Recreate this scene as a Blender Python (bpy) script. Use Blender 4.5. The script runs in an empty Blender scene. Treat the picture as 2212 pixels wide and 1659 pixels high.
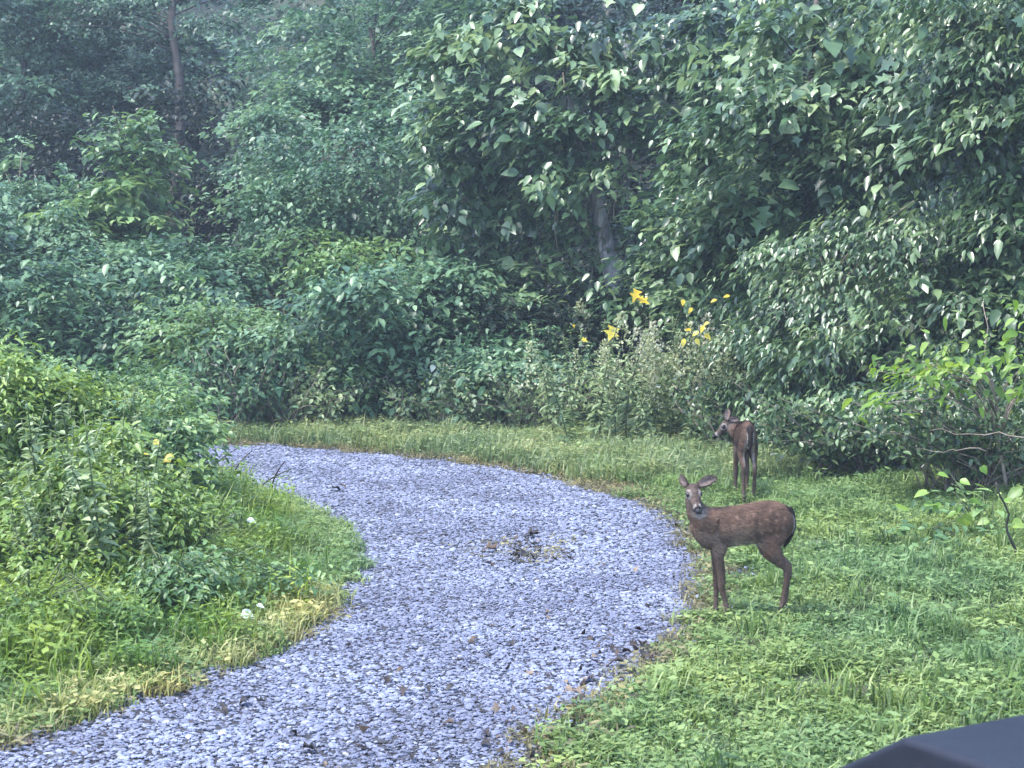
import bpy, bmesh, math, random
import numpy as np
from mathutils import Vector, Matrix, noise

random.seed(7)
RNG = np.random.default_rng(7)
sc = bpy.context.scene
COL = sc.collection

# ------------------------------------------------------------------ camera
CAM_H = 2.45
FPX = 4000.0                       # focal length in pixels of a 2212 px wide picture
PITCH = math.atan((829.5 - 545.0) / FPX)
cam_d = bpy.data.cameras.new('camera')
cam_d.sensor_width = 36.0
cam_d.lens = 36.0 * FPX / 2212.0
cam_d.clip_start = 0.1
cam_d.clip_end = 1000.0
cam_d.dof.use_dof = True
cam_d.dof.focus_distance = 17.0
cam_d.dof.aperture_fstop = 11.0
cam = bpy.data.objects.new('camera', cam_d)
cam.location = (0, 0, CAM_H)
cam.rotation_euler = (math.radians(90) - PITCH, 0, 0)
COL.objects.link(cam)
sc.camera = cam

# ------------------------------------------------------------------ world, sun, exposure
SUN_EL, SUN_AZ = math.radians(64), math.radians(252)      # azimuth measured clockwise from +Y
world = bpy.data.worlds.new('World')
sc.world = world
world.use_nodes = True
wn = world.node_tree.nodes
wl = world.node_tree.links
wn.clear()
w_out = wn.new('ShaderNodeOutputWorld')
w_bg = wn.new('ShaderNodeBackground')
w_sky = wn.new('ShaderNodeTexSky')
w_sky.sky_type = 'NISHITA'
w_sky.sun_disc = False
w_sky.sun_elevation = SUN_EL
w_sky.sun_rotation = SUN_AZ
w_sky.air_density = 1.0
w_sky.dust_density = 1.5
w_sky.ozone_density = 2.2
w_bg.inputs['Strength'].default_value = 0.13
wl.new(w_sky.outputs[0], w_bg.inputs[0])
wl.new(w_bg.outputs[0], w_out.inputs[0])

sun_d = bpy.data.lights.new('sun', 'SUN')
sun_d.energy = 1.4
sun_d.angle = math.radians(12)
sun_d.color = (1.0, 0.97, 0.92)
sun = bpy.data.objects.new('sun', sun_d)
sv = Vector((math.sin(SUN_AZ) * math.cos(SUN_EL), math.cos(SUN_AZ) * math.cos(SUN_EL), math.sin(SUN_EL)))
sun.rotation_euler = (-sv).to_track_quat('-Z', 'Y').to_euler()
sun.location = sv * 40
COL.objects.link(sun)

sc.view_settings.view_transform = 'Standard'
sc.view_settings.look = 'None'
sc.view_settings.exposure = 2.5
sc.view_settings.gamma = 1.0
sc.view_settings.use_curve_mapping = False
sc.render.engine = 'CYCLES'
cy = sc.cycles
cy.max_bounces = 6
cy.diffuse_bounces = 3
cy.glossy_bounces = 2
cy.transmission_bounces = 4
cy.transparent_max_bounces = 8
cy.volume_bounces = 0
cy.use_denoising = True
cy.use_adaptive_sampling = True
cy.adaptive_threshold = 0.02
cy.sample_clamp_indirect = 6.0


# ------------------------------------------------------------------ helpers: pixels (2212 wide) to the place
def ray(px, py):
    u, v = (px - 1106.0) / FPX, (829.5 - py) / FPX
    cp, sp = math.cos(PITCH), math.sin(PITCH)
    return Vector((u, cp + v * sp, -sp + v * cp))


def at(px, py, z=0.0):
    d = ray(px, py)
    t = (z - CAM_H) / d.z
    return Vector((d.x * t, d.y * t, z))


def atY(px, py, Y):
    d = ray(px, py)
    t = Y / d.y
    return Vector((d.x * t, Y, CAM_H + d.z * t))


def tag(o, label=None, cat=None, group=None, kind=None):
    if label: o['label'] = label
    if cat: o['category'] = cat
    if group: o['group'] = group
    if kind: o['kind'] = kind
    return o


def empty(name, loc=(0, 0, 0), rz=0.0):
    o = bpy.data.objects.new(name, None)
    o.empty_display_size = 0.2
    o.location = loc
    o.rotation_euler = (0, 0, rz)
    COL.objects.link(o)
    return o


def link(name, me, parent=None, mat=None, loc=None):
    o = bpy.data.objects.new(name, me)
    COL.objects.link(o)
    if parent: o.parent = parent
    if mat is not None and len(me.materials) == 0: me.materials.append(mat)
    if loc is not None: o.location = loc
    return o


def copy_tree(o, parent=None):
    c = o.copy()
    COL.objects.link(c)
    c.parent = parent
    for ch in o.children:
        copy_tree(ch, c)
    return c


def mesh_np(name, V, F, mat=None, attrs=None, smooth=False):
    """V (n,3), F (m,k) with one k; attrs {name: (n,) or (n,3) or (n,4)} on points."""
    me = bpy.data.meshes.new(name)
    V = np.ascontiguousarray(V, dtype=np.float32)
    F = np.ascontiguousarray(F, dtype=np.int32)
    n, (m, k) = len(V), F.shape
    me.vertices.add(n)
    me.vertices.foreach_set('co', V.ravel())
    me.loops.add(m * k)
    me.loops.foreach_set('vertex_index', F.ravel())
    me.polygons.add(m)
    me.polygons.foreach_set('loop_start', np.arange(0, m * k, k, dtype=np.int32))
    me.polygons.foreach_set('loop_total', np.full(m, k, dtype=np.int32))
    if smooth:
        me.polygons.foreach_set('use_smooth', np.ones(m, dtype=bool))
    if attrs:
        for an, av in attrs.items():
            av = np.ascontiguousarray(av, dtype=np.float32)
            if av.ndim == 1:
                a = me.attributes.new(an, 'FLOAT', 'POINT'); a.data.foreach_set('value', av)
            elif av.shape[1] == 3:
                a = me.attributes.new(an, 'FLOAT_VECTOR', 'POINT'); a.data.foreach_set('vector', av.ravel())
            else:
                a = me.attributes.new(an, 'FLOAT_COLOR', 'POINT'); a.data.foreach_set('color', av.ravel())
    me.update(calc_edges=True)
    me.validate()
    if mat is not None: me.materials.append(mat)
    return me


class Geo:
    """collects tubes and the like into one mesh (quads kept as tris)"""
    def __init__(s): s.V, s.F, s.n = [], [], 0

    def add(s, V, F):
        s.V.append(np.asarray(V, dtype=np.float64)); s.F.append(np.asarray(F) + s.n); s.n += len(V)

    def tube(s, pts, rad, seg=6, flat=None, up=None):
        pts = [Vector(p) for p in pts]
        n = len(pts)
        V = []
        prev = None
        for i in range(n):
            t = (pts[min(i + 1, n - 1)] - pts[max(i - 1, 0)])
            if t.length < 1e-9: t = Vector((0, 0, 1))
            t.normalize()
            if prev is None:
                a = Vector(up) if up is not None else (Vector((1, 0, 0)) if abs(t.x) < 0.8 else Vector((0, 1, 0)))
            else:
                a = prev
            a = (a - t * a.dot(t)).normalized()
            prev = a
            b = t.cross(a)
            r = rad[i] if not isinstance(rad[i], (tuple, list)) else rad[i]
            ra, rb = (r, r) if not isinstance(r, (tuple, list)) else r
            for k in range(seg):
                an = 2 * math.pi * k / seg
                V.append(pts[i] + a * (math.cos(an) * ra) + b * (math.sin(an) * rb))
        F = []
        for i in range(n - 1):
            for k in range(seg):
                p, q = i * seg + k, i * seg + (k + 1) % seg
                F.append((p, q, q + seg)); F.append((p, q + seg, p + seg))
        c0, c1 = len(V), len(V) + 1
        V.append(pts[0]); V.append(pts[-1])
        for k in range(seg):
            F.append((c0, (k + 1) % seg, k))
            F.append((c1, (n - 1) * seg + k, (n - 1) * seg + (k + 1) % seg))
        s.add([tuple(v) for v in V], F)

    def mesh(s, name, mat, smooth=True):
        return mesh_np(name, np.vstack(s.V), np.vstack(s.F), mat, smooth=smooth)


# ------------------------------------------------------------------ materials
def new_mat(name):
    m = bpy.data.materials.new(name)
    m.use_nodes = True
    nt = m.node_tree
    for nd in list(nt.nodes): nt.nodes.remove(nd)
    out = nt.nodes.new('ShaderNodeOutputMaterial')
    return m, nt, out


def ramp(nt, stops, fac=None):
    r = nt.nodes.new('ShaderNodeValToRGB')
    els = r.color_ramp.elements
    while len(els) < len(stops): els.new(0.5)
    for e, (p, c) in zip(els, stops):
        e.position = p; e.color = (*c, 1)
    if fac is not None: nt.links.new(fac, r.inputs[0])
    return r


def leaf_material(name, c0, c1, c2, source='tint', rough=0.4, transl=0.28, spec=0.36):
    m, nt, out = new_mat(name)
    if source == 'object':
        src = nt.nodes.new('ShaderNodeObjectInfo').outputs['Random']
    else:
        a = nt.nodes.new('ShaderNodeAttribute')
        a.attribute_name = 'tint'
        if source == 'instancer': a.attribute_type = 'INSTANCER'
        src = a.outputs['Fac']
    r = ramp(nt, [(0.05, c0), (0.5, c1), (0.95, c2)], src)
    geo = nt.nodes.new('ShaderNodeNewGeometry')
    nz = nt.nodes.new('ShaderNodeTexNoise')
    nz.inputs['Scale'].default_value = 9.0
    nt.links.new(geo.outputs['Position'], nz.inputs['Vector'])
    mx = nt.nodes.new('ShaderNodeMix'); mx.data_type = 'RGBA'; mx.blend_type = 'MULTIPLY'
    mx.inputs[0].default_value = 0.6
    rr = ramp(nt, [(0.3, (0.6, 0.66, 0.6)), (0.7, (1.2, 1.15, 1.05))], nz.outputs[0])
    nt.links.new(r.outputs[0], mx.inputs[6]); nt.links.new(rr.outputs[0], mx.inputs[7])
    p = nt.nodes.new('ShaderNodeBsdfPrincipled')
    p.inputs['Roughness'].default_value = rough
    p.inputs['Specular IOR Level'].default_value = spec
    nt.links.new(mx.outputs[2], p.inputs['Base Color'])
    t = nt.nodes.new('ShaderNodeBsdfTranslucent')
    hs = nt.nodes.new('ShaderNodeHueSaturation')
    hs.inputs['Hue'].default_value = 0.485
    hs.inputs['Saturation'].default_value = 1.1
    hs.inputs['Value'].default_value = 1.5
    nt.links.new(mx.outputs[2], hs.inputs['Color'])
    nt.links.new(hs.outputs[0], t.inputs[0])
    ms = nt.nodes.new('ShaderNodeMixShader')
    ms.inputs[0].default_value = transl
    nt.links.new(p.outputs[0], ms.inputs[1]); nt.links.new(t.outputs[0], ms.inputs[2])
    nt.links.new(ms.outputs[0], out.inputs[0])
    return m


def noise_mat(name, stops, scale=6.0, rough=0.85, bump=0.4, bscale=30.0, stretch=(1, 1, 1), spec=0.3, coords='Object', bdist=0.02):
    m, nt, out = new_mat(name)
    tc = nt.nodes.new('ShaderNodeTexCoord')
    mp = nt.nodes.new('ShaderNodeMapping')
    mp.inputs['Scale'].default_value = stretch
    nt.links.new(tc.outputs[coords], mp.inputs[0])
    n1 = nt.nodes.new('ShaderNodeTexNoise'); n1.inputs['Scale'].default_value = scale; n1.inputs['Detail'].default_value = 6
    nt.links.new(mp.outputs[0], n1.inputs['Vector'])
    r = ramp(nt, stops, n1.outputs[0])
    n2 = nt.nodes.new('ShaderNodeTexNoise'); n2.inputs['Scale'].default_value = bscale; n2.inputs['Detail'].default_value = 5
    nt.links.new(mp.outputs[0], n2.inputs['Vector'])
    b = nt.nodes.new('ShaderNodeBump'); b.inputs['Strength'].default_value = bump; b.inputs['Distance'].default_value = bdist
    nt.links.new(n2.outputs[0], b.inputs['Height'])
    p = nt.nodes.new('ShaderNodeBsdfPrincipled')
    p.inputs['Roughness'].default_value = rough
    p.inputs['Specular IOR Level'].default_value = spec
    nt.links.new(r.outputs[0], p.inputs['Base Color']); nt.links.new(b.outputs[0], p.inputs['Normal'])
    nt.links.new(p.outputs[0], out.inputs[0])
    return m


M = {}
M['bark_dark'] = noise_mat('bark_dark', [(0.3, (0.035, 0.028, 0.024)), (0.7, (0.09, 0.075, 0.065))], 8, stretch=(1, 1, 0.25), bump=0.8)
M['bark_grey'] = noise_mat('bark_grey', [(0.32, (0.10, 0.09, 0.085)), (0.5, (0.34, 0.32, 0.33)), (0.7, (0.6, 0.57, 0.58))], 9, stretch=(1, 1, 0.3), bump=1.0, bdist=0.04)
M['twig'] = noise_mat('twig', [(0.3, (0.12, 0.09, 0.07)), (0.7, (0.3, 0.25, 0.2))], 12)
M['twig_dark'] = noise_mat('twig_dark', [(0.3, (0.02, 0.02, 0.016)), (0.7, (0.05, 0.045, 0.035))], 12)
M['stem_green'] = noise_mat('stem_green', [(0.3, (0.05, 0.07, 0.03)), (0.7, (0.12, 0.15, 0.07))], 12)


# ------------------------------------------------------------------ the lie of the land
ROAD_IN = [(-900, 1890), (-400, 1740), (-150, 1650), (0, 1612), (100, 1585), (300, 1512), (480, 1452), (600, 1402), (690, 1342), (745, 1292),
           (780, 1245), (788, 1205), (752, 1160), (702, 1122), (640, 1090), (560, 1063), (480, 1040), (425, 1012), (380, 1000)]
ROAD_OUT = [(400, 961), (560, 963), (700, 970), (850, 984), (1000, 1000), (1130, 1020), (1250, 1047), (1380, 1083), (1445, 1115),
            (1492, 1165), (1513, 1230), (1500, 1300), (1460, 1370), (1400, 1432), (1310, 1500), (1210, 1575), (1130, 1659), (1040, 1780), (900, 1960)]
pin = [at(*p).xy for p in ROAD_IN]
pout = [at(*p).xy for p in ROAD_OUT]
# the drive goes on to the left behind the weeds, and towards the house behind the camera
road_poly = [(-5.0, 3.4), (-4.6, 5.9)] + [tuple(p) for p in pin] + [(-6.4, 20.6), (-9.5, 20.4), (-13, 18.8), (-15, 21.2), (-10.5, 23.4), (-7.0, 23.6)] \
            + [tuple(p) for p in pout] + [(-1.2, 4.2), (-2.4, 3.0)]
RP = np.array(road_poly)


def poly_sd(P, poly):
    """signed distance, negative inside"""
    x, y = P[:, 0], P[:, 1]
    A, B = poly, np.roll(poly, -1, axis=0)
    d2 = np.full(len(P), 1e9)
    inside = np.zeros(len(P), bool)
    for a, b in zip(A, B):
        e = b - a
        w0, w1 = x - a[0], y - a[1]
        t = np.clip((w0 * e[0] + w1 * e[1]) / (e @ e + 1e-12), 0, 1)
        d2 = np.minimum(d2, (w0 - t * e[0]) ** 2 + (w1 - t * e[1]) ** 2)
        c = ((a[1] > y) != (b[1] > y)) & (x < (b[0] - a[0]) * (y - a[1]) / (b[1] - a[1] + 1e-12) + a[0])
        inside ^= c
    d = np.sqrt(d2)
    return np.where(inside, -d, d)


def wob(x, y):
    return (np.sin(x * 2.3 + 1.7 * np.sin(y * 1.9)) + np.sin(y * 3.1 + 1.3 * np.sin(x * 2.7 + 1))) * 0.5


def sstep(a, b, x):
    t = np.clip((x - a) / (b - a), 0, 1)
    return t * t * (3 - 2 * t)


def height_np(x, y, sd=None):
    x = np.asarray(x, float); y = np.asarray(y, float)
    if sd is None: sd = poly_sd(np.stack([x.ravel(), y.ravel()], 1), RP).reshape(x.shape)
    off = sstep(0.0, 1.6, sd)
    isl = np.exp(-(((x + 3.6) / 2.6) ** 2 + ((y - 15.2) / 3.2) ** 2)) * 0.32
    rise = 0.35 * sstep(24, 32, y) + 0.25 * sstep(3.0, 7, x) * sstep(12, 20, y)
    hill = 16.0 * sstep(38, 85, y + 0.12 * x)
    small = 0.035 * wob(x * 0.9, y * 0.8)
    return off * (isl + rise + small + 0.02) + hill - 0.012 * (sd < 0)


def H(x, y):
    return float(height_np(np.array([x]), np.array([y]))[0])


def atG(px, py):
    p = at(px, py)
    for _ in range(8):
        p = at(px, py, H(p.x, p.y))
    return p


def grid_lines(a, b, fa, fb, fine, coarse):
    L = list(np.arange(a, fa, coarse)) + list(np.arange(fa, fb, fine)) + list(np.arange(fb, b + coarse, coarse))
    return np.array(L)


gx = grid_lines(-200, 200, -12, 12, 0.2, 6.0)
gy = grid_lines(-60, 340, 4, 36, 0.2, 6.0)
XX, YY = np.meshgrid(gx, gy)
ZZ = height_np(XX, YY)
nV = XX.size
idx = np.arange(nV).reshape(XX.shape)
F = np.stack([idx[:-1, :-1].ravel(), idx[:-1, 1:].ravel(), idx[1:, 1:].ravel(), idx[1:, :-1].ravel()], 1)
m_soil = noise_mat('soil', [(0.3, (0.022, 0.026, 0.014)), (0.5, (0.035, 0.045, 0.02)), (0.72, (0.055, 0.05, 0.03))], 1.6, bump=0.9, bscale=14, bdist=0.06)
ground = link('ground', mesh_np('ground', np.stack([XX.ravel(), YY.ravel(), ZZ.ravel()], 1), F, m_soil, smooth=True))
tag(ground, kind='structure', label='soil under the grass, weeds and woods', )

# drive bed: a sheet lying just over the ground
bmr = bmesh.new()
vs = [bmr.verts.new((x, y, 0.0)) for x, y in road_poly]
f = bmr.faces.new(vs)
bmesh.ops.triangulate(bmr, faces=[f])
bmesh.ops.recalc_face_normals(bmr, faces=bmr.faces)
me = bpy.data.meshes.new('gravel_drive'); bmr.to_mesh(me); bmr.free()
if me.polygons[0].normal.z < 0: me.flip_normals()
m_bed = noise_mat('gravel_bed', [(0.3, (0.015, 0.015, 0.018)), (0.7, (0.05, 0.05, 0.058))], 30, bump=1.0, bscale=60)
drive = link('gravel_drive', me, mat=m_bed)
drive.location.z = 0.004
tag(drive, kind='structure', label='curving blue grey gravel driveway')


# ------------------------------------------------------------------ scatter by geometry nodes (stuff only)
def scatter(name, P, rot, scl, pick, sources, tint=None, kind='stuff', label=None, cat=None, parent=None):
    me = bpy.data.meshes.new(name)
    n = len(P)
    me.vertices.add(n)
    me.vertices.foreach_set('co', np.ascontiguousarray(P, np.float32).ravel())
    a = me.attributes.new('rot', 'FLOAT_VECTOR', 'POINT'); a.data.foreach_set('vector', np.ascontiguousarray(rot, np.float32).ravel())
    a = me.attributes.new('scl', 'FLOAT_VECTOR', 'POINT'); a.data.foreach_set('vector', np.ascontiguousarray(scl, np.float32).ravel())
    a = me.attributes.new('pick', 'INT', 'POINT'); a.data.foreach_set('value', np.ascontiguousarray(pick, np.int32))
    a = me.attributes.new('tint', 'FLOAT', 'POINT')
    a.data.foreach_set('value', np.ascontiguousarray(tint if tint is not None else RNG.random(n), np.float32))
    o = link(name, me, parent)
    ng = bpy.data.node_groups.new('scatter_' + name, 'GeometryNodeTree')
    ng.interface.new_socket('Geometry', in_out='INPUT', socket_type='NodeSocketGeometry')
    ng.interface.new_socket('Geometry', in_out='OUTPUT', socket_type='NodeSocketGeometry')
    N, L = ng.nodes, ng.links
    gi, go = N.new('NodeGroupInput'), N.new('NodeGroupOutput')
    jn = N.new('GeometryNodeJoinGeometry')
    for s in reversed(sources):
        oi = N.new('GeometryNodeObjectInfo')
        oi.inputs['Object'].default_value = s
        oi.inputs['As Instance'].default_value = True
        L.new(oi.outputs['Geometry'], jn.inputs[0])
    ip = N.new('GeometryNodeInstanceOnPoints')
    ip.inputs['Pick Instance'].default_value = True

    def attr(nm, ty):
        q = N.new('GeometryNodeInputNamedAttribute'); q.data_type = ty; q.inputs['Name'].default_value = nm
        return [s for s in q.outputs if s.enabled and s.name == 'Attribute'][0]
    L.new(gi.outputs[0], ip.inputs['Points'])
    L.new(jn.outputs[0], ip.inputs['Instance'])
    L.new(attr('pick', 'INT'), ip.inputs['Instance Index'])
    e2r = N.new('FunctionNodeEulerToRotation')
    L.new(attr('rot', 'FLOAT_VECTOR'), e2r.inputs[0])
    L.new(e2r.outputs[0], ip.inputs['Rotation'])
    L.new(attr('scl', 'FLOAT_VECTOR'), ip.inputs['Scale'])
    L.new(ip.outputs[0], go.inputs[0])
    md = o.modifiers.new('scatter', 'NODES'); md.node_group = ng
    tag(o, label, cat, None, kind)
    return o


def source(name, me):
    return bpy.data.objects.new(name, me)      # never linked to the scene: only a shape for the scatter


def rand_pts(x0, x1, y0, y1, dens):
    n = int((x1 - x0) * (y1 - y0) * dens)
    return np.stack([RNG.uniform(x0, x1, n), RNG.uniform(y0, y1, n)], 1)


def in_view(P, m=0.06):
    """keep points the lens or a place a step beside it could see"""
    return np.abs(P[:, 0]) < (P[:, 1] * (1106 / FPX + m) + 1.6)


# ---- gravel
def stone_mesh(i, mat):
    r = random.Random(100 + i)
    bm = bmesh.new()
    bmesh.ops.create_icosphere(bm, subdivisions=1, radius=0.5)
    for v in bm.verts:
        v.co *= r.uniform(0.78, 1.12)
        v.co.x *= r.uniform(0.95, 1.1)
        v.co.z *= 0.6
    # knock a few corners flat
    for _ in range(3):
        n = Vector((r.uniform(-1, 1), r.uniform(-1, 1), r.uniform(-0.3, 1))).normalized()
        for v in bm.verts:
            d = v.co.dot(n) - 0.33
            if d > 0: v.co -= n * d
    me = bpy.data.meshes.new('stone'); bm.to_mesh(me); bm.free()
    me.materials.append(mat)
    return me


def stone_material():
    m, nt, out = new_mat('gravel_stone')
    a = nt.nodes.new('ShaderNodeAttribute'); a.attribute_name = 'tint'; a.attribute_type = 'INSTANCER'
    r = ramp(nt, [(0.0, (0.035, 0.036, 0.045)), (0.14, (0.10, 0.11, 0.155)), (0.75, (0.165, 0.184, 0.265)), (0.95, (0.2, 0.222, 0.31)), (1.0, (0.30, 0.31, 0.37))], a.outputs['Fac'])
    g = nt.nodes.new('ShaderNodeNewGeometry')
    nz = nt.nodes.new('ShaderNodeTexNoise'); nz.inputs['Scale'].default_value = 0.9; nz.inputs['Detail'].default_value = 3
    nt.links.new(g.outputs['Position'], nz.inputs['Vector'])
    r2 = ramp(nt, [(0.38, (0.76, 0.75, 0.77)), (0.62, (1.15, 1.15, 1.14))], nz.outputs[0])
    n3 = nt.nodes.new('ShaderNodeTexNoise'); n3.inputs['Scale'].default_value = 70; n3.inputs['Detail'].default_value = 3
    nt.links.new(g.outputs['Position'], n3.inputs['Vector'])
    r3 = ramp(nt, [(0.3, (0.75, 0.75, 0.76)), (0.7, (1.15, 1.15, 1.13))], n3.outputs[0])
    mx = nt.nodes.new('ShaderNodeMix'); mx.data_type = 'RGBA'; mx.blend_type = 'MULTIPLY'; mx.inputs[0].default_value = 1
    mx2 = nt.nodes.new('ShaderNodeMix'); mx2.data_type = 'RGBA'; mx2.blend_type = 'MULTIPLY'; mx2.inputs[0].default_value = 1
    nt.links.new(r.outputs[0], mx.inputs[6]); nt.links.new(r2.outputs[0], mx.inputs[7])
    nt.links.new(mx.outputs[2], mx2.inputs[6]); nt.links.new(r3.outputs[0], mx2.inputs[7])
    p = nt.nodes.new('ShaderNodeBsdfPrincipled'); p.inputs['Roughness'].default_value = 0.75
    nt.links.new(mx2.outputs[2], p.inputs['Base Color']); nt.links.new(p.outputs[0], out.inputs[0])
    return m


M['stone'] = stone_material()
stones = [source('stone', stone_mesh(i, M['stone'])) for i in range(6)]
P = rand_pts(-12, 3.2, 5.0, 24.6, 2600)
P = P[in_view(P)]
sd = poly_sd(P, RP) + 0.10 * wob(P[:, 0] * 3, P[:, 1] * 3)
edge = RNG.random(len(P))
keep = (sd < 0.0) | ((sd < 0.45) & (edge < 0.30 * np.exp(-sd / 0.14)))
far = P[:, 1] > 15
keep &= ~(far & (RNG.random(len(P)) < 0.35))
# worn tuft in the middle of the drive keeps fewer stones
P = P[keep]; sd = sd[keep]
n = len(P)
Z = height_np(P[:, 0], P[:, 1], poly_sd(P, RP)) + 0.012 + RNG.uniform(0.0, 0.012, n)
s = np.clip(RNG.lognormal(math.log(0.0235), 0.38, n), 0.016, 0.062) * (1 + 0.12 * (P[:, 1] > 15))
scl = np.stack([s * RNG.uniform(0.9, 1.5, n), s, s * RNG.uniform(0.55, 0.9, n)], 1)
rot = np.stack([RNG.normal(0, 0.16, n), RNG.normal(0, 0.16, n), RNG.uniform(0, 6.28, n)], 1)
scatter('gravel', np.column_stack([P, Z]), rot, scl, RNG.integers(0, 6, n), stones,
        label='loose blue grey gravel stones covering the curving drive')
N_STONES = n


# ---- grass
def grass_mat(name, stops, patch_a, patch_b, scale=0.8):
    m, nt, out = new_mat(name)
    a = nt.nodes.new('ShaderNodeAttribute'); a.attribute_name = 'tint'; a.attribute_type = 'INSTANCER'
    b = nt.nodes.new('ShaderNodeAttribute'); b.attribute_name = 'blade'
    ad = nt.nodes.new('ShaderNodeMath'); ad.operation = 'MULTIPLY_ADD'
    ad.inputs[1].default_value = 0.5
    nt.links.new(a.outputs['Fac'], ad.inputs[0])
    h = nt.nodes.new('ShaderNodeMath'); h.operation = 'MULTIPLY'; h.inputs[1].default_value = 0.5
    nt.links.new(b.outputs['Fac'], h.inputs[0]); nt.links.new(h.outputs[0], ad.inputs[2])
    r = ramp(nt, stops, ad.outputs[0])
    g = nt.nodes.new('ShaderNodeNewGeometry')
    nz = nt.nodes.new('ShaderNodeTexNoise'); nz.inputs['Scale'].default_value = scale; nz.inputs['Detail'].default_value = 4
    nt.links.new(g.outputs['Position'], nz.inputs['Vector'])
    r2 = ramp(nt, [(0.36, patch_a), (0.64, patch_b)], nz.outputs[0])
    mx = nt.nodes.new('ShaderNodeMix'); mx.data_type = 'RGBA'; mx.blend_type = 'MULTIPLY'; mx.inputs[0].default_value = 1
    nt.links.new(r.outputs[0], mx.inputs[6]); nt.links.new(r2.outputs[0], mx.inputs[7])
    p = nt.nodes.new('ShaderNodeBsdfPrincipled'); p.inputs['Roughness'].default_value = 0.5
    nt.links.new(mx.outputs[2], p.inputs['Base Color'])
    t = nt.nodes.new('ShaderNodeBsdfTranslucent')
    hs = nt.nodes.new('ShaderNodeHueSaturation'); hs.inputs['Value'].default_value = 1.5
    nt.links.new(mx.outputs[2], hs.inputs['Color']); nt.links.new(hs.outputs[0], t.inputs[0])
    ms = nt.nodes.new('ShaderNodeMixShader'); ms.inputs[0].default_value = 0.35
    nt.links.new(p.outputs[0], ms.inputs[1]); nt.links.new(t.outputs[0], ms.inputs[2]); nt.links.new(ms.outputs[0], out.inputs[0])
    return m


def tuft_mesh(seed, mat, nb=34, rad=0.11, h=(0.05, 0.11), w=0.006, bend=0.9, broad=10, bsize=0.022):
    r = np.random.default_rng(seed)
    V, F, A = [], [], []
    k = 0
    for _ in range(nb):
        a, d = r.uniform(0, 6.28), rad * math.sqrt(r.random())
        b = np.array([d * math.cos(a), d * math.sin(a), -0.01])
        th = r.uniform(0, 6.28)
        dr = np.array([math.cos(th), math.sin(th), 0])
        sd_ = np.array([-dr[1], dr[0], 0])
        hh = r.uniform(*h); be = r.uniform(0.2, bend) * hh
        ww = w * r.uniform(0.7, 1.4)
        p0 = b; p1 = b + dr * be * 0.3 + np.array([0, 0, hh * 0.6]); p2 = b + dr * be + np.array([0, 0, hh * r.uniform(0.75, 1.0)])
        V += [p0 - sd_ * ww * .5, p0 + sd_ * ww * .5, p1 - sd_ * ww * .5, p1 + sd_ * ww * .5, p2]
        F += [(k, k + 1, k + 3), (k, k + 3, k + 2), (k + 2, k + 3, k + 4)]
        A += [r.random()] * 5
        k += 5
    for _ in range(broad):
        a, d = r.uniform(0, 6.28), rad * math.sqrt(r.random())
        c = np.array([d * math.cos(a), d * math.sin(a), r.uniform(0.2, 0.75) * h[1]])
        th = r.uniform(0, 6.28); s = bsize * r.uniform(0.6, 1.3)
        u = np.array([math.cos(th), math.sin(th), r.uniform(-.3, .3)]); v = np.array([-u[1], u[0], r.uniform(-.3, .3)])
        V += [c - u * s, c + v * s * .6, c + u * s, c - v * s * .6]
        F += [(k, k + 1, k + 2), (k, k + 2, k + 3)]
        A += [r.uniform(0.4, 1.0)] * 4
        k += 4
    return mesh_np('tuft', np.array(V), np.array(F), mat, {'blade': np.array(A)})


G_STOPS = [(0.12, (0.04, 0.075, 0.02)), (0.45, (0.115, 0.19, 0.052)), (0.88, (0.26, 0.34, 0.12))]
M['lawn'] = grass_mat('lawn_blade', G_STOPS, (0.74, 0.84, 0.9), (1.2, 1.1, 0.9), 0.55)
M['rough'] = grass_mat('rough_blade', [(0.1, (0.06, 0.11, 0.022)), (0.5, (0.10, 0.18, 0.03)), (0.9, (0.19, 0.28, 0.05))], (0.6, 0.78, 0.8), (1.35, 1.15, 0.8), 1.1)
M['back'] = grass_mat('back_blade', [(0.1, (0.08, 0.12, 0.045)), (0.5, (0.16, 0.22, 0.085)), (0.9, (0.30, 0.31, 0.15))], (0.8, 0.9, 0.9), (1.15, 1.1, 0.95))
M['straw'] = grass_mat('straw_blade', [(0.1, (0.08, 0.065, 0.035)), (0.5, (0.17, 0.15, 0.07)), (0.9, (0.32, 0.29, 0.13))], (0.8, 0.8, 0.8), (1.1, 1.1, 1.0))


def grow(name, P, mat, label, nv=4, tint=None, zs=1.0, size=(0.8, 1.35), **kw):
    src = [source('tuft', tuft_mesh(40 + i + len(name), mat, **kw)) for i in range(nv)]
    n = len(P)
    z = height_np(P[:, 0], P[:, 1])
    s = RNG.uniform(size[0], size[1], n)
    return scatter(name, np.column_stack([P, z]), np.stack([RNG.normal(0, .08, n), RNG.normal(0, .08, n), RNG.uniform(0, 6.28, n)], 1),
                   np.stack([s, s, s * zs * RNG.uniform(0.7, 1.3, n)], 1), RNG.integers(0, nv, n), src, tint=tint, label=label)


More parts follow.
